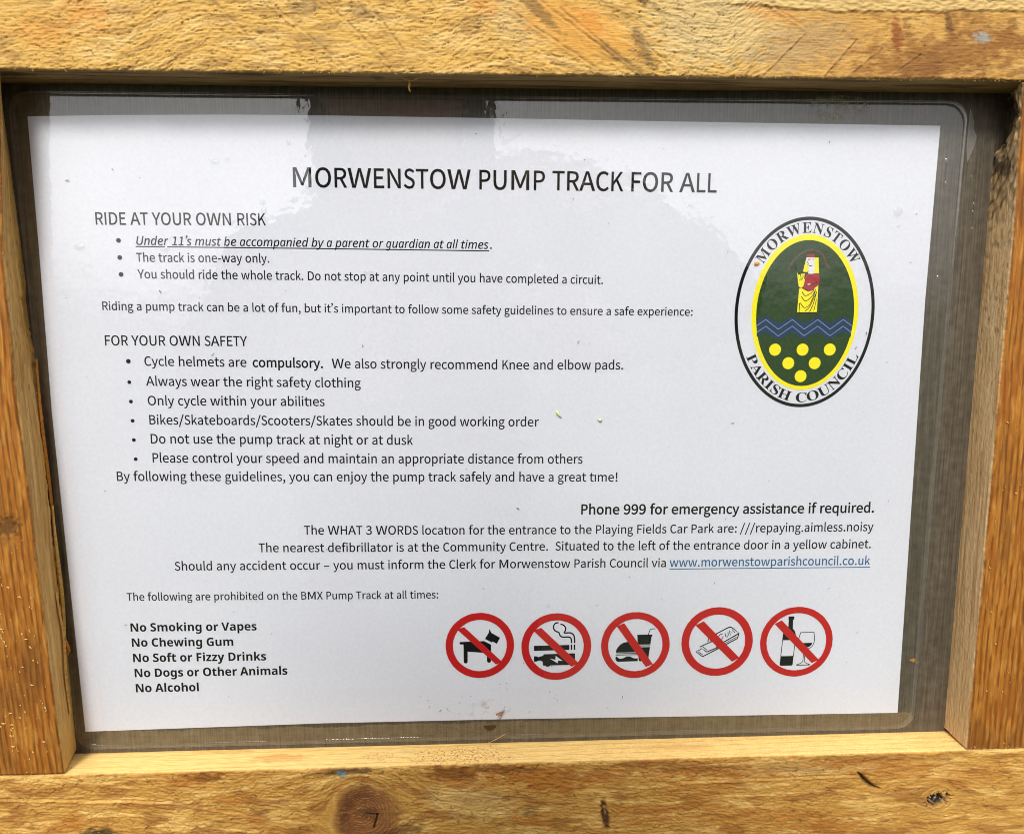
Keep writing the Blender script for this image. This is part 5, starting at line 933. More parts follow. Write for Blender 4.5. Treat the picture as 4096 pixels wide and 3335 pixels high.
layer('saint_figure', ZI + .12, [
    (2, cp([(642, 428), (706, 430), (711, 555), (690, 562), (662, 556), (664, 520), (655, 490), (645, 470)])),
    (3, cp([(645, 560), (745, 558), (752, 600), (748, 645), (725, 660), (712, 690), (672, 700), (628, 678), (640, 620)]))])
layer('saint_figure', ZI + .16, [(4, cp(stroke(smooth(p), w))) for p, w in [
    ([(655, 446), (675, 442)], 5), ([(685, 444), (702, 442)], 4), ([(652, 462), (660, 480), (655, 490)], 4), ([(664, 496), (688, 494)], 5),
    ([(612, 790), (612, 866)], 5), ([(625, 700), (650, 732), (690, 715), (715, 690)], 5), ([(622, 738), (655, 775), (700, 740), (728, 680)], 5), ([(618, 790), (650, 828), (690, 800), (725, 700)], 5),
    ([(655, 858), (690, 820), (728, 720)], 5), ([(690, 862), (715, 800), (735, 700)], 5), ([(722, 858), (738, 760)], 4), ([(605, 672), (640, 672), (670, 695)], 4),
    ([(605, 560), (612, 590), (600, 610)], 4), ([(625, 565), (625, 590), (612, 612)], 4), ([(640, 560), (636, 600)], 4), ([(650, 655), (700, 640), (752, 625)], 4), ([(597, 868), (747, 868)], 5),
    ([(560, 475), (566, 500), (576, 528)], 7), ([(600, 545), (592, 565)], 4)]] + [(2, cp(oval(675, 643, 13, 6, 14)))])
# lettering round the crest
def arc_text(word, a0, a1, rx, ry, size, flip, squeeze):
    adv = [GLYPHS['s', c][0] / 500 if c != ' ' else .5 for c in word]
    tot = sum(adv); T = [math.radians(a0 + (a1 - a0) * k / 600) for k in range(601)]
    pts = [(CX + rx * math.cos(t), CY + ry * math.sin(t)) for t in T]
    cum = [0]
    for p, q in zip(pts, pts[1:]): cum.append(cum[-1] + math.dist(p, q))
    pos = 0
    for c, a in zip(word, adv):
        mid = (pos + a / 2) / tot * cum[-1]; pos += a
        if c == ' ': continue
        k = min(max(int(np.searchsorted(cum, mid)), 1), 599)
        p, q0, q1 = pts[k], pts[k - 1], pts[k + 1]
        dx, dy = q1[0] - q0[0], q1[1] - q0[1]; l = math.hypot(dx, dy); dx /= l; dy /= l
        v, f, ga = glyph(('s', c), .0)
        X = (v[:, 0] - ga / 2) * cum[-1] / tot * squeeze; Y = v[:, 1] * size
        mesh_obj('letter', list(zip((p[0] + X * dx - Y * dy).tolist(), (p[1] + X * dy + Y * dx).tolist(), [ZI] * len(X))), f, M_black, crest, NO)
arc_text('MORWENSTOW', 142.5, 37.5, 27.2, 38.2, 4.9, 0, .98)
arc_text('PARISH COUNCIL', 208.5, 331.5, 31.9, 43.2, 4.7, 1, .98)

# ---- prohibition signs; pictograms are drawn in each sign's own units (sign box 100 x 100, y down)
def sign(label, cx, cy, ro, rox, ri, bar, pict):
    yy = lambda p: (cx + (p[0] - 50) / 50 * rox, cy - (p[1] - 50) / 50 * ro)
    o = flat('prohibition_sign', [(oval(cx, cy, rox, ro, 110, .004), oval(cx, cy, rox * ri, ro * ri, 110, .004)[::-1]), [yy(p) for p in bar]], ZI + .08, M_red, notice)
    tag(o, label)
    # the bar overlaps the ring: push it a hair lower so that no two faces coincide
    n_ring = 220
    for v in o.data.vertices[n_ring:]: v.co.y += .00002
    def conv(p): return type(p)([yy(q) for q in p])
    dark = [tuple(conv(l) for l in p) if type(p) is tuple else conv(p) for p in pict]
    flat('pictogram', dark, ZI, M_black, o)
def sc(pts, ox, oy, w, h):     # photo crop units -> sign box units
    return [((x - ox) / w * 100, (y - oy) / h * 100) for x, y in pts]
a6 = lambda *p: sc(p, 180, 310, 1170, 1108)
def cap_leg(x, y0, y1, w): return [(x - w, y0), (x - w, y1)] + [(x - w * math.cos(t), y1 + w * math.sin(t)) for t in np.linspace(.3, math.pi - .3, 6)] + [(x + w, y1), (x + w, y0)]
sign('no dogs sign', -9.65, -106.05, 17.4, 17.35, .785, a6((500, 545), (380, 585), (1040, 1192), (1145, 1148)),
     [a6((430, 797), (835, 790), (955, 852), (955, 1000), (840, 990), (553, 965), (520, 1000), (487, 980), (485, 840), (430, 838), (415, 818)),
      a6(*cap_leg(520, 960, 1132, 34)), a6(*cap_leg(919, 900, 1128, 34)),
      a6((852, 752), (915, 655), (930, 585), (962, 652), (1110, 738), (1055, 840), (985, 800), (968, 815))])
h2 = lambda *p: sc(p, 737, 157, 596, 568)
h2s = lambda pts: Stroke(h2(*pts))
sign('no smoking or vaping sign', 29.25, -107.5, 17.9, 17.85, .785, h2((905, 277), (838, 300), (1165, 615), (1228, 585)),
     [h2((845, 430), (1147, 428), (1147, 471), (845, 473)), h2((1158, 425), (1171, 425), (1171, 471), (1158, 471)), h2((1184, 425), (1197, 425), (1197, 471), (1184, 471)),
      h2s(stroke(smooth([(1052, 237), (1025, 243), (1011, 265), (1013, 290), (1030, 310), (1055, 320), (1066, 345), (1088, 360), (1138, 361), (1160, 374), (1165, 414)]), 12)),
      h2s(stroke(smooth([(1068, 250), (1095, 259), (1112, 280), (1112, 303), (1103, 325), (1150, 325), (1180, 342), (1190, 375), (1191, 414)]), 12)),
      (h2((845, 518), (872, 520), (880, 528), (900, 521), (920, 517), (930, 503), (1190, 500), (1196, 506), (1196, 600), (985, 600), (975, 610), (950, 610), (945, 602), (922, 600), (918, 566), (900, 557), (878, 558), (868, 565), (845, 565)),
       h2((978, 540), (1028, 553), (1030, 519), (1092, 564), (1052, 560), (1047, 583)))])
h3 = lambda *p: sc([(x, y) for x, y in p], 1418, 148, 585, 562)
c7 = lambda *p: sc([(1066 + x / 2, y / 2) for x, y in p], 1418, 148, 585, 562)
c7s = lambda pts: Stroke(c7(*pts))
sign('no food or drink sign', 69.85, -107.55, 17.8, 17.7, .79, c7((1092, 480), (965, 530), (1475, 1232), (1598, 1190)),
     [c7((957, 978), (965, 935), (990, 890), (1030, 845), (1080, 815), (1140, 800), (1200, 798), (1260, 850), (1316, 900), (1316, 978)),
      c7((968, 990), (1316, 990), (1316, 1002), (968, 1002)), c7((957, 1012), (1320, 1012), (1320, 1026), (957, 1026)),
      c7((955, 1045), (978, 1045), (1000, 1070), (1040, 1087), (1090, 1075), (1150, 1045), (1205, 1047), (1250, 1075), (1300, 1086), (1335, 1078), (1335, 1132), (990, 1136), (965, 1118), (955, 1090)),
      c7((1316, 682), (1577, 682), (1575, 712), (1563, 715), (1546, 850), (1330, 850), (1320, 712)), c7((1335, 863), (1545, 863), (1543, 879), (1337, 879)),
      c7((1338, 894), (1540, 894), (1512, 1125), (1500, 1134), (1365, 1134), (1352, 1110), (1345, 1050)),
      c7s(stroke(smooth([(1505, 690), (1530, 612), (1555, 590), (1625, 585)]), 13))])
i4 = lambda *p: sc(p, 243, 138, 800, 770)
i4s = lambda pts: Stroke(i4(*pts))
g4 = [([(628, 436), (760, 368), (785, 362), (806, 370), (885, 433), (720, 528)], 10), ([(885, 433), (868, 492), (745, 556)], 10), ([(862, 452), (722, 526)], 6), ([(858, 475), (735, 541)], 6),
      ([(540, 522), (545, 488), (640, 436)], 10), ([(610, 508), (450, 578), (530, 636), (660, 585)], 10), ([(480, 575), (535, 615)], 6), ([(470, 603), (408, 630), (485, 688), (700, 580)], 10), ([(432, 628), (488, 668)], 6), ([(640, 590), (640, 560)], 6), ([(560, 506), (600, 490)], 14),
      ([(700, 440), (680, 442), (662, 455), (660, 478), (676, 494), (700, 492), (710, 468), (690, 470)], 7), ([(728, 430), (738, 468), (757, 472), (766, 450), (760, 420)], 7), ([(788, 456), (776, 400), (806, 432), (808, 390), (838, 425)], 7)]
sign('no chewing gum sign', 112.2, -106.55, 18.6, 18.55, .785, i4((485, 292), (393, 335), (820, 752), (900, 708)), [i4s(stroke(p, w * 1.25)) for p, w in g4])
i5 = lambda *p: sc(p, 1128, 135, 815, 780)
i5s = lambda pts: Stroke(i5(*pts))
sign('no alcohol sign', 153.7, -107.5, 18.95, 19.05, .82, i5((1360, 282), (1280, 320), (1722, 768), (1800, 732)),
     [i5((1433, 240), (1498, 240), (1498, 273), (1486, 280), (1488, 375), (1510, 402), (1527, 450), (1524, 505), (1376, 505), (1380, 435), (1400, 402), (1425, 380), (1437, 350), (1437, 280), (1433, 273)),
      i5s(stroke([(1380, 500), (1368, 690)], 8)), i5s(stroke([(1522, 500), (1511, 690)], 8)),
      i5((1367, 683), (1511, 683), (1508, 780), (1495, 792), (1372, 792), (1360, 778)),
      i5s(stroke([(1578, 422), (1730, 422)], 7)), i5s(stroke(smooth([(1728, 420), (1736, 480), (1736, 530), (1720, 572), (1690, 598), (1655, 606)]), 8)), i5s(stroke(smooth([(1580, 420), (1562, 490), (1568, 540), (1600, 585), (1655, 606)]), 8)),
      i5((1592, 540), (1716, 540), (1706, 565), (1680, 586), (1650, 592), (1618, 575)),
      i5s(stroke(smooth([(1622, 608), (1622, 725), (1605, 762), (1550, 784)]), 7)), i5s(stroke(smooth([(1638, 608), (1638, 735), (1655, 765), (1700, 784)]), 7)), i5s(stroke([(1548, 788), (1702, 788)], 9))])

# ------------------------------------------------------------------ what has settled on the notice
def drop_mesh():
    V, Fc = [(0, 0, 1)], []
    for r, (rad, z) in enumerate([(.45, .88), (.8, .55), (1, 0)]):
        V += [(rad * math.cos(t), rad * math.sin(t), z) for t in (2 * math.pi * k / 16 for k in range(16))]
    Fc += [(0, 1 + k, 1 + (k + 1) % 16) for k in range(16)]
    for r in range(2): Fc += [(1 + r * 16 + k, 17 + r * 16 + k, 17 + r * 16 + (k + 1) % 16, 1 + r * 16 + (k + 1) % 16) for k in range(16)]
    me_ = bpy.data.meshes.new('water_drop'); me_.from_pydata([(x / 1000, -z / 1000, y / 1000) for x, y, z in V], [], Fc)
    me_.materials.append(M_drop); me_.polygons.foreach_set('use_smooth', [True] * len(Fc)); return me_
DM = drop_mesh()
def at_board(x, y, z): return (x / 1000, -z / 1000, H0 + y / 1000)
DROPS = [(-94.9, 137.7, 1.0, 1.3, 'round clear water drop above the first letters of the title'), (-128.6, 129.2, 2.2, 1.1, 'long clear water drop high on the left of the sheet'), (-123, 130.4, 1.0, .8, 'small drop right of the long drop high on the left'),
         (-108, 111.5, 1.3, 1.5, 'clear drop left of the title, upper of two'), (-107.6, 107.4, 1.5, 1.6, 'clear drop left of the title, lower of two'), (-153.5, 90.3, 2.4, 1.6, 'clear drop over the word Under'), (-192, 91, 2.6, 1.5, 'flat water drop left of the first bullet point'),
         (213.5, 131.5, 1.2, 1.9, 'clear drop on the right laminate margin, near its top'), (214.0, 121.2, 1.1, 1.7, 'clear drop on the right laminate margin, second from its top'), (213.6, 77, 1.3, 1.9, 'clear drop on the right laminate margin level with the crest top'),
         (226.8, 124.8, 1.0, 1.2, 'pale drop on the bare brown board, topmost on the right'), (229, 112, 1.0, 1.1, 'pale drop on the bare brown board, upper of the close pair'), (229.2, 108.4, 1.2, 1.3, 'pale drop on the bare brown board, lower of the close pair'), (229.4, 100.4, 1.1, 1.4, 'pale drop on the bare brown board, lowest on the right'),
         (191.5, 108.5, 2.2, 2.2, 'round blister-like drop right of the crest top'), (192, 101.8, .8, 1.0, 'tiny drop below the blister-like drop'), (-60.5, 79.8, 2.6, 1.2, 'flat drop under the underlined words'), (24.9, -85.5, 1, 1, 'tiny drop above the smoking sign')]
for x, y, rx, ry, lb in DROPS:
    o = bpy.data.objects.new('water_drop', DM); COL.objects.link(o)
    zb = film_z(x, y) - .02 if PL(y) + 4 < x < PR_(y) - 4 else .02
    o.location = at_board(x, y, zb); o.scale = (rx, .5, ry)
    tag(o, lb, 'water drop', 'water drops on the notice')
def lump(name, pts, z, h, mat, label, cat, group=None):
    c = (sum(p[0] for p in pts) / len(pts), sum(p[1] for p in pts) / len(pts)); n = len(pts)
    V = [(x, y, 0) for x, y in pts] + [(c[0] + (x - c[0]) * .7, c[1] + (y - c[1]) * .7, h) for x, y in pts] + [(c[0], c[1], h * 1.15)]
    Fc = [(i, (i + 1) % n, n + (i + 1) % n, n + i) for i in range(n)] + [(n + i, n + (i + 1) % n, 2 * n) for i in range(n)]
    o = mesh_obj(name, V, Fc, mat, None, (c[0], c[1], 0), smooth=True)
    o.location = at_board(c[0], c[1], z)
    return tag(o, label, cat, group)
M_seed = plain('pale_green_plant_tissue', lin(205, 212, 150), .6, .3, .15, 600)
M_dirt = plain('dark_grit', lin(48, 42, 34), .8, .1, .3, 900)
M_bits = plain('brown_grit', lin(120, 92, 58), .8, .1, .3, 900)
lump('seed_husk', [(27.9, 13.9), (28.9, 13.9), (30.0, 12.2), (31, 10.6), (30.4, 10.3), (29.2, 11.4), (28.1, 12.6)], film_z(29, 12), .5, M_seed, 'long pale green seed husk right of the word order', 'seed', 'pale green seed husks')
lump('seed_husk', [(48.4, 9.7), (49.6, 9.3), (51, 9.7), (50.8, 8.6), (49.8, 8.1), (48.9, 8.7)], film_z(50, 9), .5, M_seed, 'short squat pale green seed husk, right one of the two', 'seed', 'pale green seed husks')
lump('wood_crumb', [(122.8, 84.6), (124.4, 85), (125.7, 84.2), (124.6, 83.2), (123, 83.4)], film_z(124, 84), .35, plain('amber_crumb', lin(206, 150, 60), .6, .3, .2), 'amber crumb beside the first crest letter', 'crumb')
lump('petal', [(211.8, 197.2), (213, 195.8), (214.8, 194.9), (216.4, 195.4), (218.6, 195.2), (219.4, 196.8), (218, 198.9), (215.4, 199.6), (212.8, 198.9)], 20.2, .8, plain('pale_petal', lin(226, 208, 170), .7, .2, .15, 500), 'pale fallen petal at the top edge of the top rail', 'petal')
# specks of grit and scratches, too many to count
V, Fc = [], []
mi = []
for k in range(105):
    x, y = rng.uniform(-205, 205), rng.uniform(-142, 144)
    if k < 25: x, y = rng.gauss(-5, 25), rng.gauss(-136, 6)
    if k > 100: x = rng.choice((rng.uniform(210, 216), rng.uniform(60, 216))); y = rng.uniform(-140, 154) if x > 209 else rng.uniform(149.5, 154)
    L_, w_ = rng.uniform(.15, .5) * rng.uniform(.6, 1.2), rng.uniform(.10, .22); an = rng.uniform(0, math.pi)
    if rng.random() < .2: L_, w_ = rng.uniform(.7, 1.3), rng.uniform(.07, .12)
    z = film_z(x, y); b = len(V); bend = rng.uniform(-.4, .4)
    for s_, t_ in ((-1, 0), (-.3, 1), (.5, .9), (1, 0), (.4, -1), (-.4, -.8)):
        px_, py_ = s_ * L_, t_ * w_ + bend * L_ * (1 - s_ * s_)
        V.append((x + px_ * math.cos(an) - py_ * math.sin(an), y + px_ * math.sin(an) + py_ * math.cos(an), z + .02))
    V.append((x, y + bend * L_ * .3, z + .16))
    for i in range(6): Fc.append((b + i, b + (i + 1) % 6, b + 6)); mi.append(1 if k % 3 == 0 or k < 25 else 0)
o = mesh_obj('grit_specks', V, Fc, [M_dirt, M_bits], None, midx=mi); o.location = (0, 0, H0)
tag(o, 'scattered dark and brown grit specks on the laminate', 'grit', kind='stuff')
def patch(name, pts, mat, label, cat, dz=.03):
    c = pts[0]
    o = mesh_obj(name, [(x, y, (film_z(x, y) if x < 222 else .4) + dz) for x, y in pts], [tuple(range(len(pts)))], mat, None, (c[0], c[1], 0))
    o.location = at_board(c[0], c[1], 0); return tag(o, label, cat)
patch('glue_squeeze', [(222.9, 156), (224.2, 153), (225.3, 150), (225.4, 147), (227.2, 143), (226.6, 139), (224.9, 134.5), (223.6, 131), (222.6, 139), (222.8, 148)], film_mat('clear_glue', .16, .15, 4.0), 'clear squeezed glue beside the upper right corner of the laminate', 'glue')
patch('mud_spot', [(213.6, -118.5), (216, -117.6), (218.2, -118.6), (218.6, -121), (216, -120.2)], stain_mat('ochre_dirt', lin(170, 125, 60), .4, .55, 500, .8), 'ochre dirt spot on the right laminate edge near the bottom', 'smear')
# smears and streaks (real residue, flat on the film)
patch('mud_smear', oval(-6, -140.2, 12, 5.6, 20), stain_mat('thin_mud', lin(200, 172, 146), .55, .75, 190, .35), 'faint brown mud smear at the foot of the sheet', 'smear')
patch('mud_spot', [(-1.6, -143), (1.8, -141.4), (3.3, -138.2), (2.6, -143), (1.2, -146), (-1.5, -146.2)], stain_mat('mud', lin(150, 104, 58), .42, .56, 500, .8), 'small brown mud spot beside the bottom drip', 'smear')
patch('mud_drip', [(-8.2, -149.4), (-2, -149.2), (-1.6, -150.4), (-3.6, -151.8), (-5.2, -152.6), (-7, -151.4)], plain('wet_mud', lin(70, 48, 24), .5), 'dark brown drip hanging just below the bottom paper edge', 'drip')
patch('bird_streak', [(148, 150), (160, 150), (172, 150.3), (174, 156), (173, 160), (160, 161), (149, 160.4), (146, 156)], M_streak, 'pale dried streaks on the top laminate margin', 'streak')

# ------------------------------------------------------------------ sawdust and fibres on the timber
def flecks(name, n, region, label, seed, parent=None):
    r = random.Random(seed); V, Fc = [], []
    for k in range(n):
        x, y, z = region(r)
        L_, w_ = r.uniform(.4, 1.5), r.uniform(.12, .26); an = r.uniform(0, math.pi); cv = r.uniform(-.5, .5); b = len(V)
        for j in range(4):
            t_ = j / 3 - .5
            px_, py_ = t_ * 2 * L_ * .7, cv * L_ * (1 - 4 * t_ * t_)
            ww = w_ * (1 - 1.2 * abs(t_))
            for s_ in (-1, 1):
                V.append((x + px_ * math.cos(an) - (py_ + s_ * ww) * math.sin(an), y + px_ * math.sin(an) + (py_ + s_ * ww) * math.cos(an), z + .12 + .9 * w_ * (j % 2) + (.25 if s_ > 0 else 0)))
        for j in range(3): q = b + j * 2; Fc.append((q, q + 2, q + 3, q + 1))
    o = mesh_obj(name, V, Fc, M_fibre, None); o.location = (0, 0, H0)
    return tag(o, label, 'sawdust', kind='stuff')
def reg_l(r):
    y = r.choice((r.gauss(-135, 14), r.gauss(-95, 20), r.uniform(-157, -40)))
    y = max(min(y, 60), -156); return (r.uniform(-246, -216 if y > -100 else -213), y, 20.1)
flecks('sawdust', 150, reg_l, 'pale sawdust curls scattered over the left upright', 5)
flecks('sawdust', 110, lambda r: (r.uniform(238, 276), max(min(r.gauss(-70, 70), 150), -156), 20.1), 'pale sawdust curls scattered over the right upright', 6)
# fine hairs standing off the sawn edges
def hairs(name, n, src, parent, seed):
    r = random.Random(seed); V, Fc = [], []
    for k in range(n):
        (x, y, z), (dx, dy, dz), L_ = src(r)
        w_ = r.uniform(.05, .12); b = len(V); cv = (r.uniform(-.6, .6), r.uniform(-.4, .4))
        for j in range(4):
            t_ = j / 3; x2 = x + dx * L_ * t_ + cv[0] * L_ * t_ * t_; y2 = y + dy * L_ * t_ + cv[1] * L_ * t_ * t_; z2 = z + dz * L_ * t_
            ww = w_ * (1.1 - t_)
            V += [(x2 - ww, y2 - ww * .5, z2), (x2 + ww, y2 + ww * .5, z2), (x2, y2, z2 + ww * 1.5)]
        for j in range(3):
            for i in range(3): Fc.append((b + j * 3 + i, b + j * 3 + (i + 1) % 3, b + j * 3 + 3 + (i + 1) % 3, b + j * 3 + 3 + i))
    o = mesh_obj(name, V, Fc, M_fibre, parent, BO); o['kind'] = 'stuff'
    return o
hairs('edge_hairs', 420, lambda r: ((r.uniform(-250, 280), TL - .2 + r.uniform(-.2, .6), 19.6), (r.uniform(-1, 1), -r.uniform(.1, .8), r.uniform(0, .8)), r.uniform(.5, 1.9)), board, 7)
hairs('edge_hairs', 300, lambda r: ((r.uniform(-250, 280), -158.3, 19.7), (r.uniform(-1, 1), r.uniform(.1, .8), r.uniform(0, .8)), r.uniform(.4, 1.5)), board, 8)
def stl(r):
    if r.random() < .5: return ((r.uniform(-245, -210), -157.0, 19.7), (r.uniform(-.4, .4), -r.uniform(.4, 1), .2), r.uniform(.6, 1.6))
    return ((r.uniform(236, 275), -157.0, 19.7), (r.uniform(-.4, .4), -r.uniform(.4, 1), .2), r.uniform(.5, 1.3))
hairs('cut_end_hairs', 260, stl, board, 9)
hairs('face_hairs', 500, lambda r: ((r.uniform(-250, 280), r.choice((r.uniform(165, 198), r.uniform(-205, -161))), 20.2), (r.choice((-1, 1)), r.uniform(-.5, .5), r.uniform(.1, .4)), r.uniform(.6, 2.4)), board, 10)
# a tuft that hangs from the top rail, and long splinters torn from the left arris
V, Fc = [], []
def splinter(name, path, w0, th, mat, label=None):
    V, Fc = [], []
    n = len(path)
    for k, (x, y, z) in enumerate(path):
        w = w0 * math.sin(math.pi * (k + .35) / (n - .3)) + .05
        V += [(x - w, y, z), (x, y, z + th), (x + w, y, z), (x, y, z - th)]
    for k in range(n - 1):
        for i in range(4): Fc.append((k * 4 + i, k * 4 + (i + 1) % 4, k * 4 + 4 + (i + 1) % 4, k * 4 + 4 + i))
    Fc += [(3, 2, 1, 0), ((n - 1) * 4, (n - 1) * 4 + 1, (n - 1) * 4 + 2, (n - 1) * 4 + 3)]
    o = mesh_obj(name, V, Fc, mat, board, BO, smooth=False)
    if label: o['label'] = label
    return o
M_spl = plain('amber_split_wood', lin(190, 120, 44), .6, .2, .25, 700)
M_spl2 = plain('pale_split_wood', lin(206, 160, 88), .7, .2, .25, 700)
splinter('splinter', [(-214.6 + .6 * math.sin(k / 3), 40 - k * 8.2, 2.5 + 1.6 * math.sin(k / 2.2)) for k in range(13)], .95, .8, M_spl, 'long amber splinter lifting from the left upright')
splinter('splinter', [(-212.9 + .5 * math.sin(k / 2), -30 - k * 7.2, 3 + 1.2 * math.sin(k / 1.7)) for k in range(12)], 1.1, .7, M_spl2)
splinter('splinter', [(-212.8 + .8 * math.sin(k / 4), -72 - k * 7, 6 + .8 * math.cos(k)) for k in range(10)], .8, .8, M_spl2)
splinter('splinter', [(-212.6, -97, 3), (-211.8, -100, 3.5), (-211.5, -103, 3.2), (-212.6, -106, 2.6)], 1.0, .6, M_spl)
splinter('splinter', [(-39.5, 163, 13), (-38.4, 160.5, 13.5), (-38.8, 158.2, 14), (-38.2, 156.8, 14)], .45, .4, M_spl2, 'ragged tuft hanging under the top rail')
splinter('splinter', [(-42, 162.6, 14), (-39.5, 161.3, 15), (-37, 161.2, 15), (-34.6, 162.4, 14)], .5, .5, M_spl2)
splinter('splinter', [(-6, -157.4, 3.5), (-2, -156, 3), (3, -153.8, 1.6)], .25, .2, M_spl2)

# ------------------------------------------------------------------ the photographer, seen only as a reflection in the laminate
def skin_body(name, J, E_, mat, root, parent=None, sub=2):
    me_ = bpy.data.meshes.new(name); names = list(J)
    me_.from_pydata([J[n][:3] for n in names], [(names.index(a), names.index(b)) for a, b in E_], [])
    o = bpy.data.objects.new(name, me_); COL.objects.link(o)
    o.modifiers.new('skin', 'SKIN').use_smooth_shade = True
    for k, n_ in enumerate(names):
        r = J[n_][3]; me_.skin_vertices[0].data[k].radius = r if isinstance(r, tuple) else (r, r)
        me_.skin_vertices[0].data[k].use_root = n_ == root
    sb = o.modifiers.new('sub', 'SUBSURF'); sb.levels = sb.render_levels = sub
    if isinstance(mat, list): [me_.materials.append(x) for x in mat]
    else: me_.materials.append(mat)
    if parent: o.parent = parent
    return o
bpy.context.view_layer.update()
M_coat = plain('dark_waterproof_cloth', (.022, .026, .034), .6, .3, .2, 40)
M_trou = plain('dark_denim', (.02, .028, .05), .8, .2)
M_skin = plain('skin', (.55, .32, .23), .5, .4)
M_phone = plain('black_glass', (.01, .01, .012), .15, .5)
M_boot = plain('brown_leather', (.06, .035, .02), .5, .4)
bx, by = -.10, -.60
J = dict(pelvis=(bx, by - .02, .93, (.16, .12)), spine=(bx, by - .02, 1.12, (.15, .115)), chest=(bx, by - .01, 1.30, (.18, .13)), yoke=(bx, by, 1.43, (.15, .09)), neck=(bx, by + .01, 1.50, .062), skull=(bx, by + .03, 1.575, .08),
         shl=(bx - .175, by, 1.415, .068), ell=(bx - .26, by + .07, 1.17, .052), wrl=(-.085, -.455, 1.295, .034), hal=(-.07, -.425, 1.325, (.034, .018)),
         shr=(bx + .17, by, 1.49, .085), elr=(bx + .42, by + .06, 1.365, .062), wrr=(.085, -.44, 1.335, .034), har=(.072, -.415, 1.352, (.034, .018)),
         hipl=(bx - .10, by - .02, .86, .095), knl=(bx - .11, by, .48, .062), anl=(bx - .12, by - .03, .09, .045), tol=(bx - .13, by + .12, .045, .04),
         hipr=(bx + .10, by - .02, .86, .095), knr=(bx + .11, by, .48, .062), anr=(bx + .12, by - .03, .09, .045), tor=(bx + .13, by + .12, .045, .04))
ED_ = [('pelvis', 'spine'), ('spine', 'chest'), ('chest', 'yoke'), ('yoke', 'neck'), ('neck', 'skull'), ('yoke', 'shl'), ('shl', 'ell'), ('ell', 'wrl'), ('wrl', 'hal'), ('yoke', 'shr'), ('shr', 'elr'), ('elr', 'wrr'), ('wrr', 'har'),
       ('pelvis', 'hipl'), ('hipl', 'knl'), ('knl', 'anl'), ('anl', 'tol'), ('pelvis', 'hipr'), ('hipr', 'knr'), ('knr', 'anr'), ('anr', 'tor')]
def digit(side, k, hx, hy, hz, s):
    """four fingers behind the phone and a thumb towards the camera side"""
    if k < 4:
        z0 = hz + .022 - k * .015; L_ = (.03, .034, .032, .026)[k]
        return [(hx - s * .002, hy + .012, z0, .009), (hx - s * .018, hy + .03, z0 + .003, .0085), (hx - s * .018 - s * L_ * .7, hy + .034, z0 + .003, .008), (hx - s * .018 - s * L_ * 1.1, hy + .026, z0 + .002, .007)]
    return [(hx, hy - .004, hz - .02, .012), (hx - s * .02, hy + .002, hz - .03, .010), (hx - s * .038, hy + .002, hz - .022, .009)]
for side, s, (hx, hy, hz) in (('l', -1, (-.095, -.402, 1.345)), ('r', 1, (.078, -.392, 1.368))):
    J['ha' + side] = (hx, hy - .012, hz - .008, (.032, .02)); J['wr' + side] = (hx + s * .012, hy - .055, hz - .05, .032)
    for k in range(5):
        prev = 'ha' + side
        for j, p in enumerate(digit(side, k, hx, hy, hz, s)):
            nm = f'd{side}{k}{j}'; J[nm] = p; ED_.append((prev, nm)); prev = nm
person = skin_body('person', J, ED_, [M_coat, M_trou, M_skin, M_boot], 'pelvis')
dg = bpy.context.evaluated_depsgraph_get()
me_ = bpy.data.meshes.new_from_object(person.evaluated_get(dg))
person.modifiers.clear(); person.data = me_
for p in me_.polygons:         # coat, trousers, boots, bare head and hands by where they are
    c = p.center
    hand = c.y > -.435 and c.z > 1.25
    p.material_index = 2 if (hand or c.z > 1.49) else 0 if c.z > .84 else 3 if c.z < .13 else 1
    p.use_smooth = True
tag(person, 'person in a dark hooded coat holding up a phone, mirrored faintly in the laminate', 'person')
def ball(name, c, r, mat, parent, k=20, f=None):
    V, Fc = [], []
    for i in range(k + 1):
        for j in range(2 * k):
            a, b = math.pi * i / k, math.pi * j / k
            q = Vector((math.sin(a) * math.cos(b), math.sin(a) * math.sin(b), math.cos(a)))
            if f: q = f(q)
            V.append((c[0] + q.x * r[0], c[1] + q.y * r[1], c[2] + q.z * r[2]))
    for i in range(k):
        for j in range(2 * k): Fc.append((i * 2 * k + j, (i + 1) * 2 * k + j, (i + 1) * 2 * k + (j + 1) % (2 * k), i * 2 * k + (j + 1) % (2 * k)))
    m2 = bpy.data.meshes.new(name); m2.from_pydata(V, [], Fc); m2.materials.append(mat)
    m2.polygons.foreach_set('use_smooth', [True] * len(Fc))
    o = bpy.data.objects.new(name, m2); COL.objects.link(o); o.parent = parent; return o
hc = (bx, by + .045, 1.60)
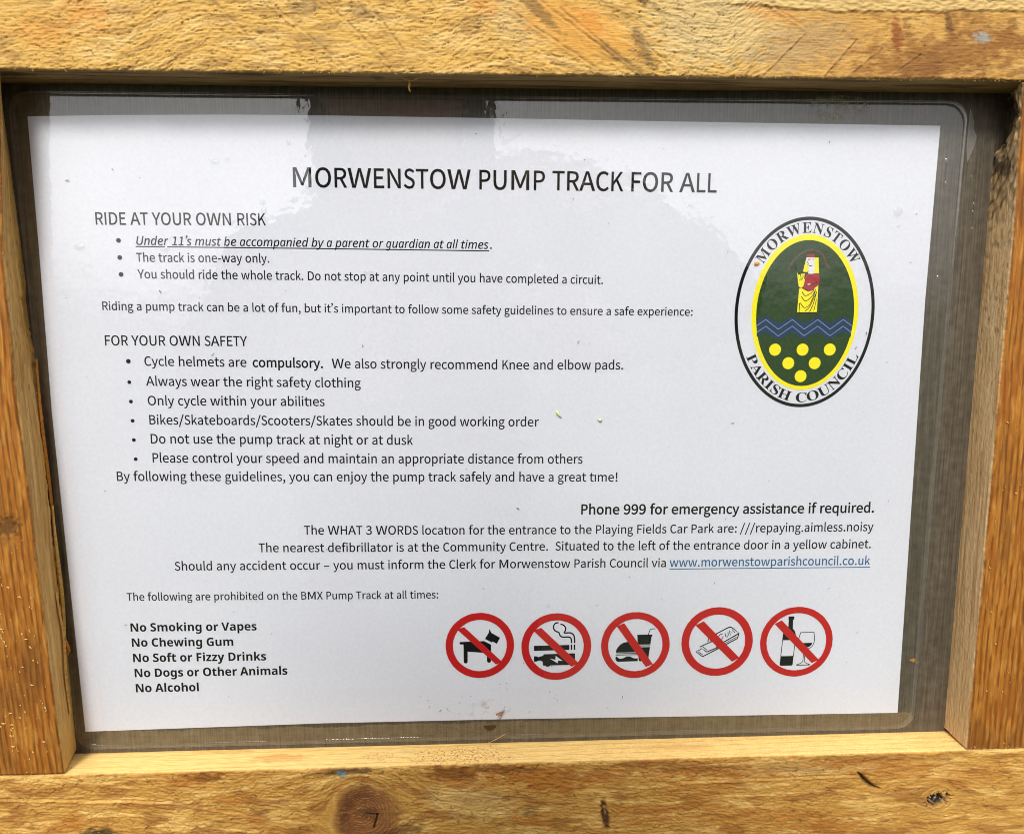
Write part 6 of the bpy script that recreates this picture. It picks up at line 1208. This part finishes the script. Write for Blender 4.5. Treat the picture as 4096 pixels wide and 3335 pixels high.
def face_f(q):                 # brow, eye sockets, nose, mouth and chin on the front (+y) of the head
    x, y, z = q
    if y > 0:
        g_ = lambda cx, cz, w, h: math.exp(-((x - cx) / w) ** 2 - ((z - cz) / h) ** 2)
        y += .22 * g_(0, -.16, .10, .20) + .05 * g_(0, .22, .5, .1) - .10 * (g_(-.3, .06, .14, .1) + g_(.3, .06, .14, .1)) + .05 * g_(0, -.5, .22, .07) - .05 * g_(0, -.44, .2, .03) + .07 * g_(0, -.82, .25, .15)
    if z < 0: x *= 1 - .25 * z * z
    return Vector((x, y, z))
ball('head', hc, (.074, .095, .115), M_skin, person, 28, face_f)
for s in (-1, 1): ball('eye', (hc[0] + s * .024, hc[1] + .082, hc[2] + .006), (.012, .008, .007), plain('eye_white', (.7, .7, .7), .2), person, 8)
def hood_f(q):
    x, y, z = q
    if y > .35: y = .35 + (y - .35) * .15
    if z < -.2: x *= 1 + .9 * (-z - .2) ** 1.3; y *= 1.05
    return Vector((x, y, z))
ball('hood', (bx, by - .005, 1.60), (.122, .125, .165), M_coat, person, 22, hood_f)
pc = m.translation - back * .006 * -1
ph = bpy.data.meshes.new('phone')
X_, Y_, Z_ = right, up, back
def pb(cx, cy, cz, hx, hy, hz):
    return [tuple(m.translation + X_ * (cx + sx * hx) + Y_ * (cy + sy * hy) + Z_ * (cz + sz * hz)) for sz in (-1, 1) for sy in (-1, 1) for sx in (-1, 1)]
bf = [(0, 2, 3, 1), (4, 5, 7, 6), (0, 1, 5, 4), (2, 6, 7, 3), (0, 4, 6, 2), (1, 3, 7, 5)]
ph.from_pydata(pb(-.012, -.012, .010, .074, .037, .004), [], bf); ph.materials.append(M_phone)
po = bpy.data.objects.new('phone', ph); COL.objects.link(po)
bv = po.modifiers.new('round', 'BEVEL'); bv.width = .003; bv.segments = 3
tag(po, 'slim black phone held sideways in front of the notice', 'phone')
pl = bpy.data.meshes.new('lens_island'); pl.from_pydata(pb(.030, .002, .0055, .018, .018, .0008), [], bf); pl.materials.append(M_phone)
plo = bpy.data.objects.new('lens_island', pl); COL.objects.link(plo); plo.parent = po
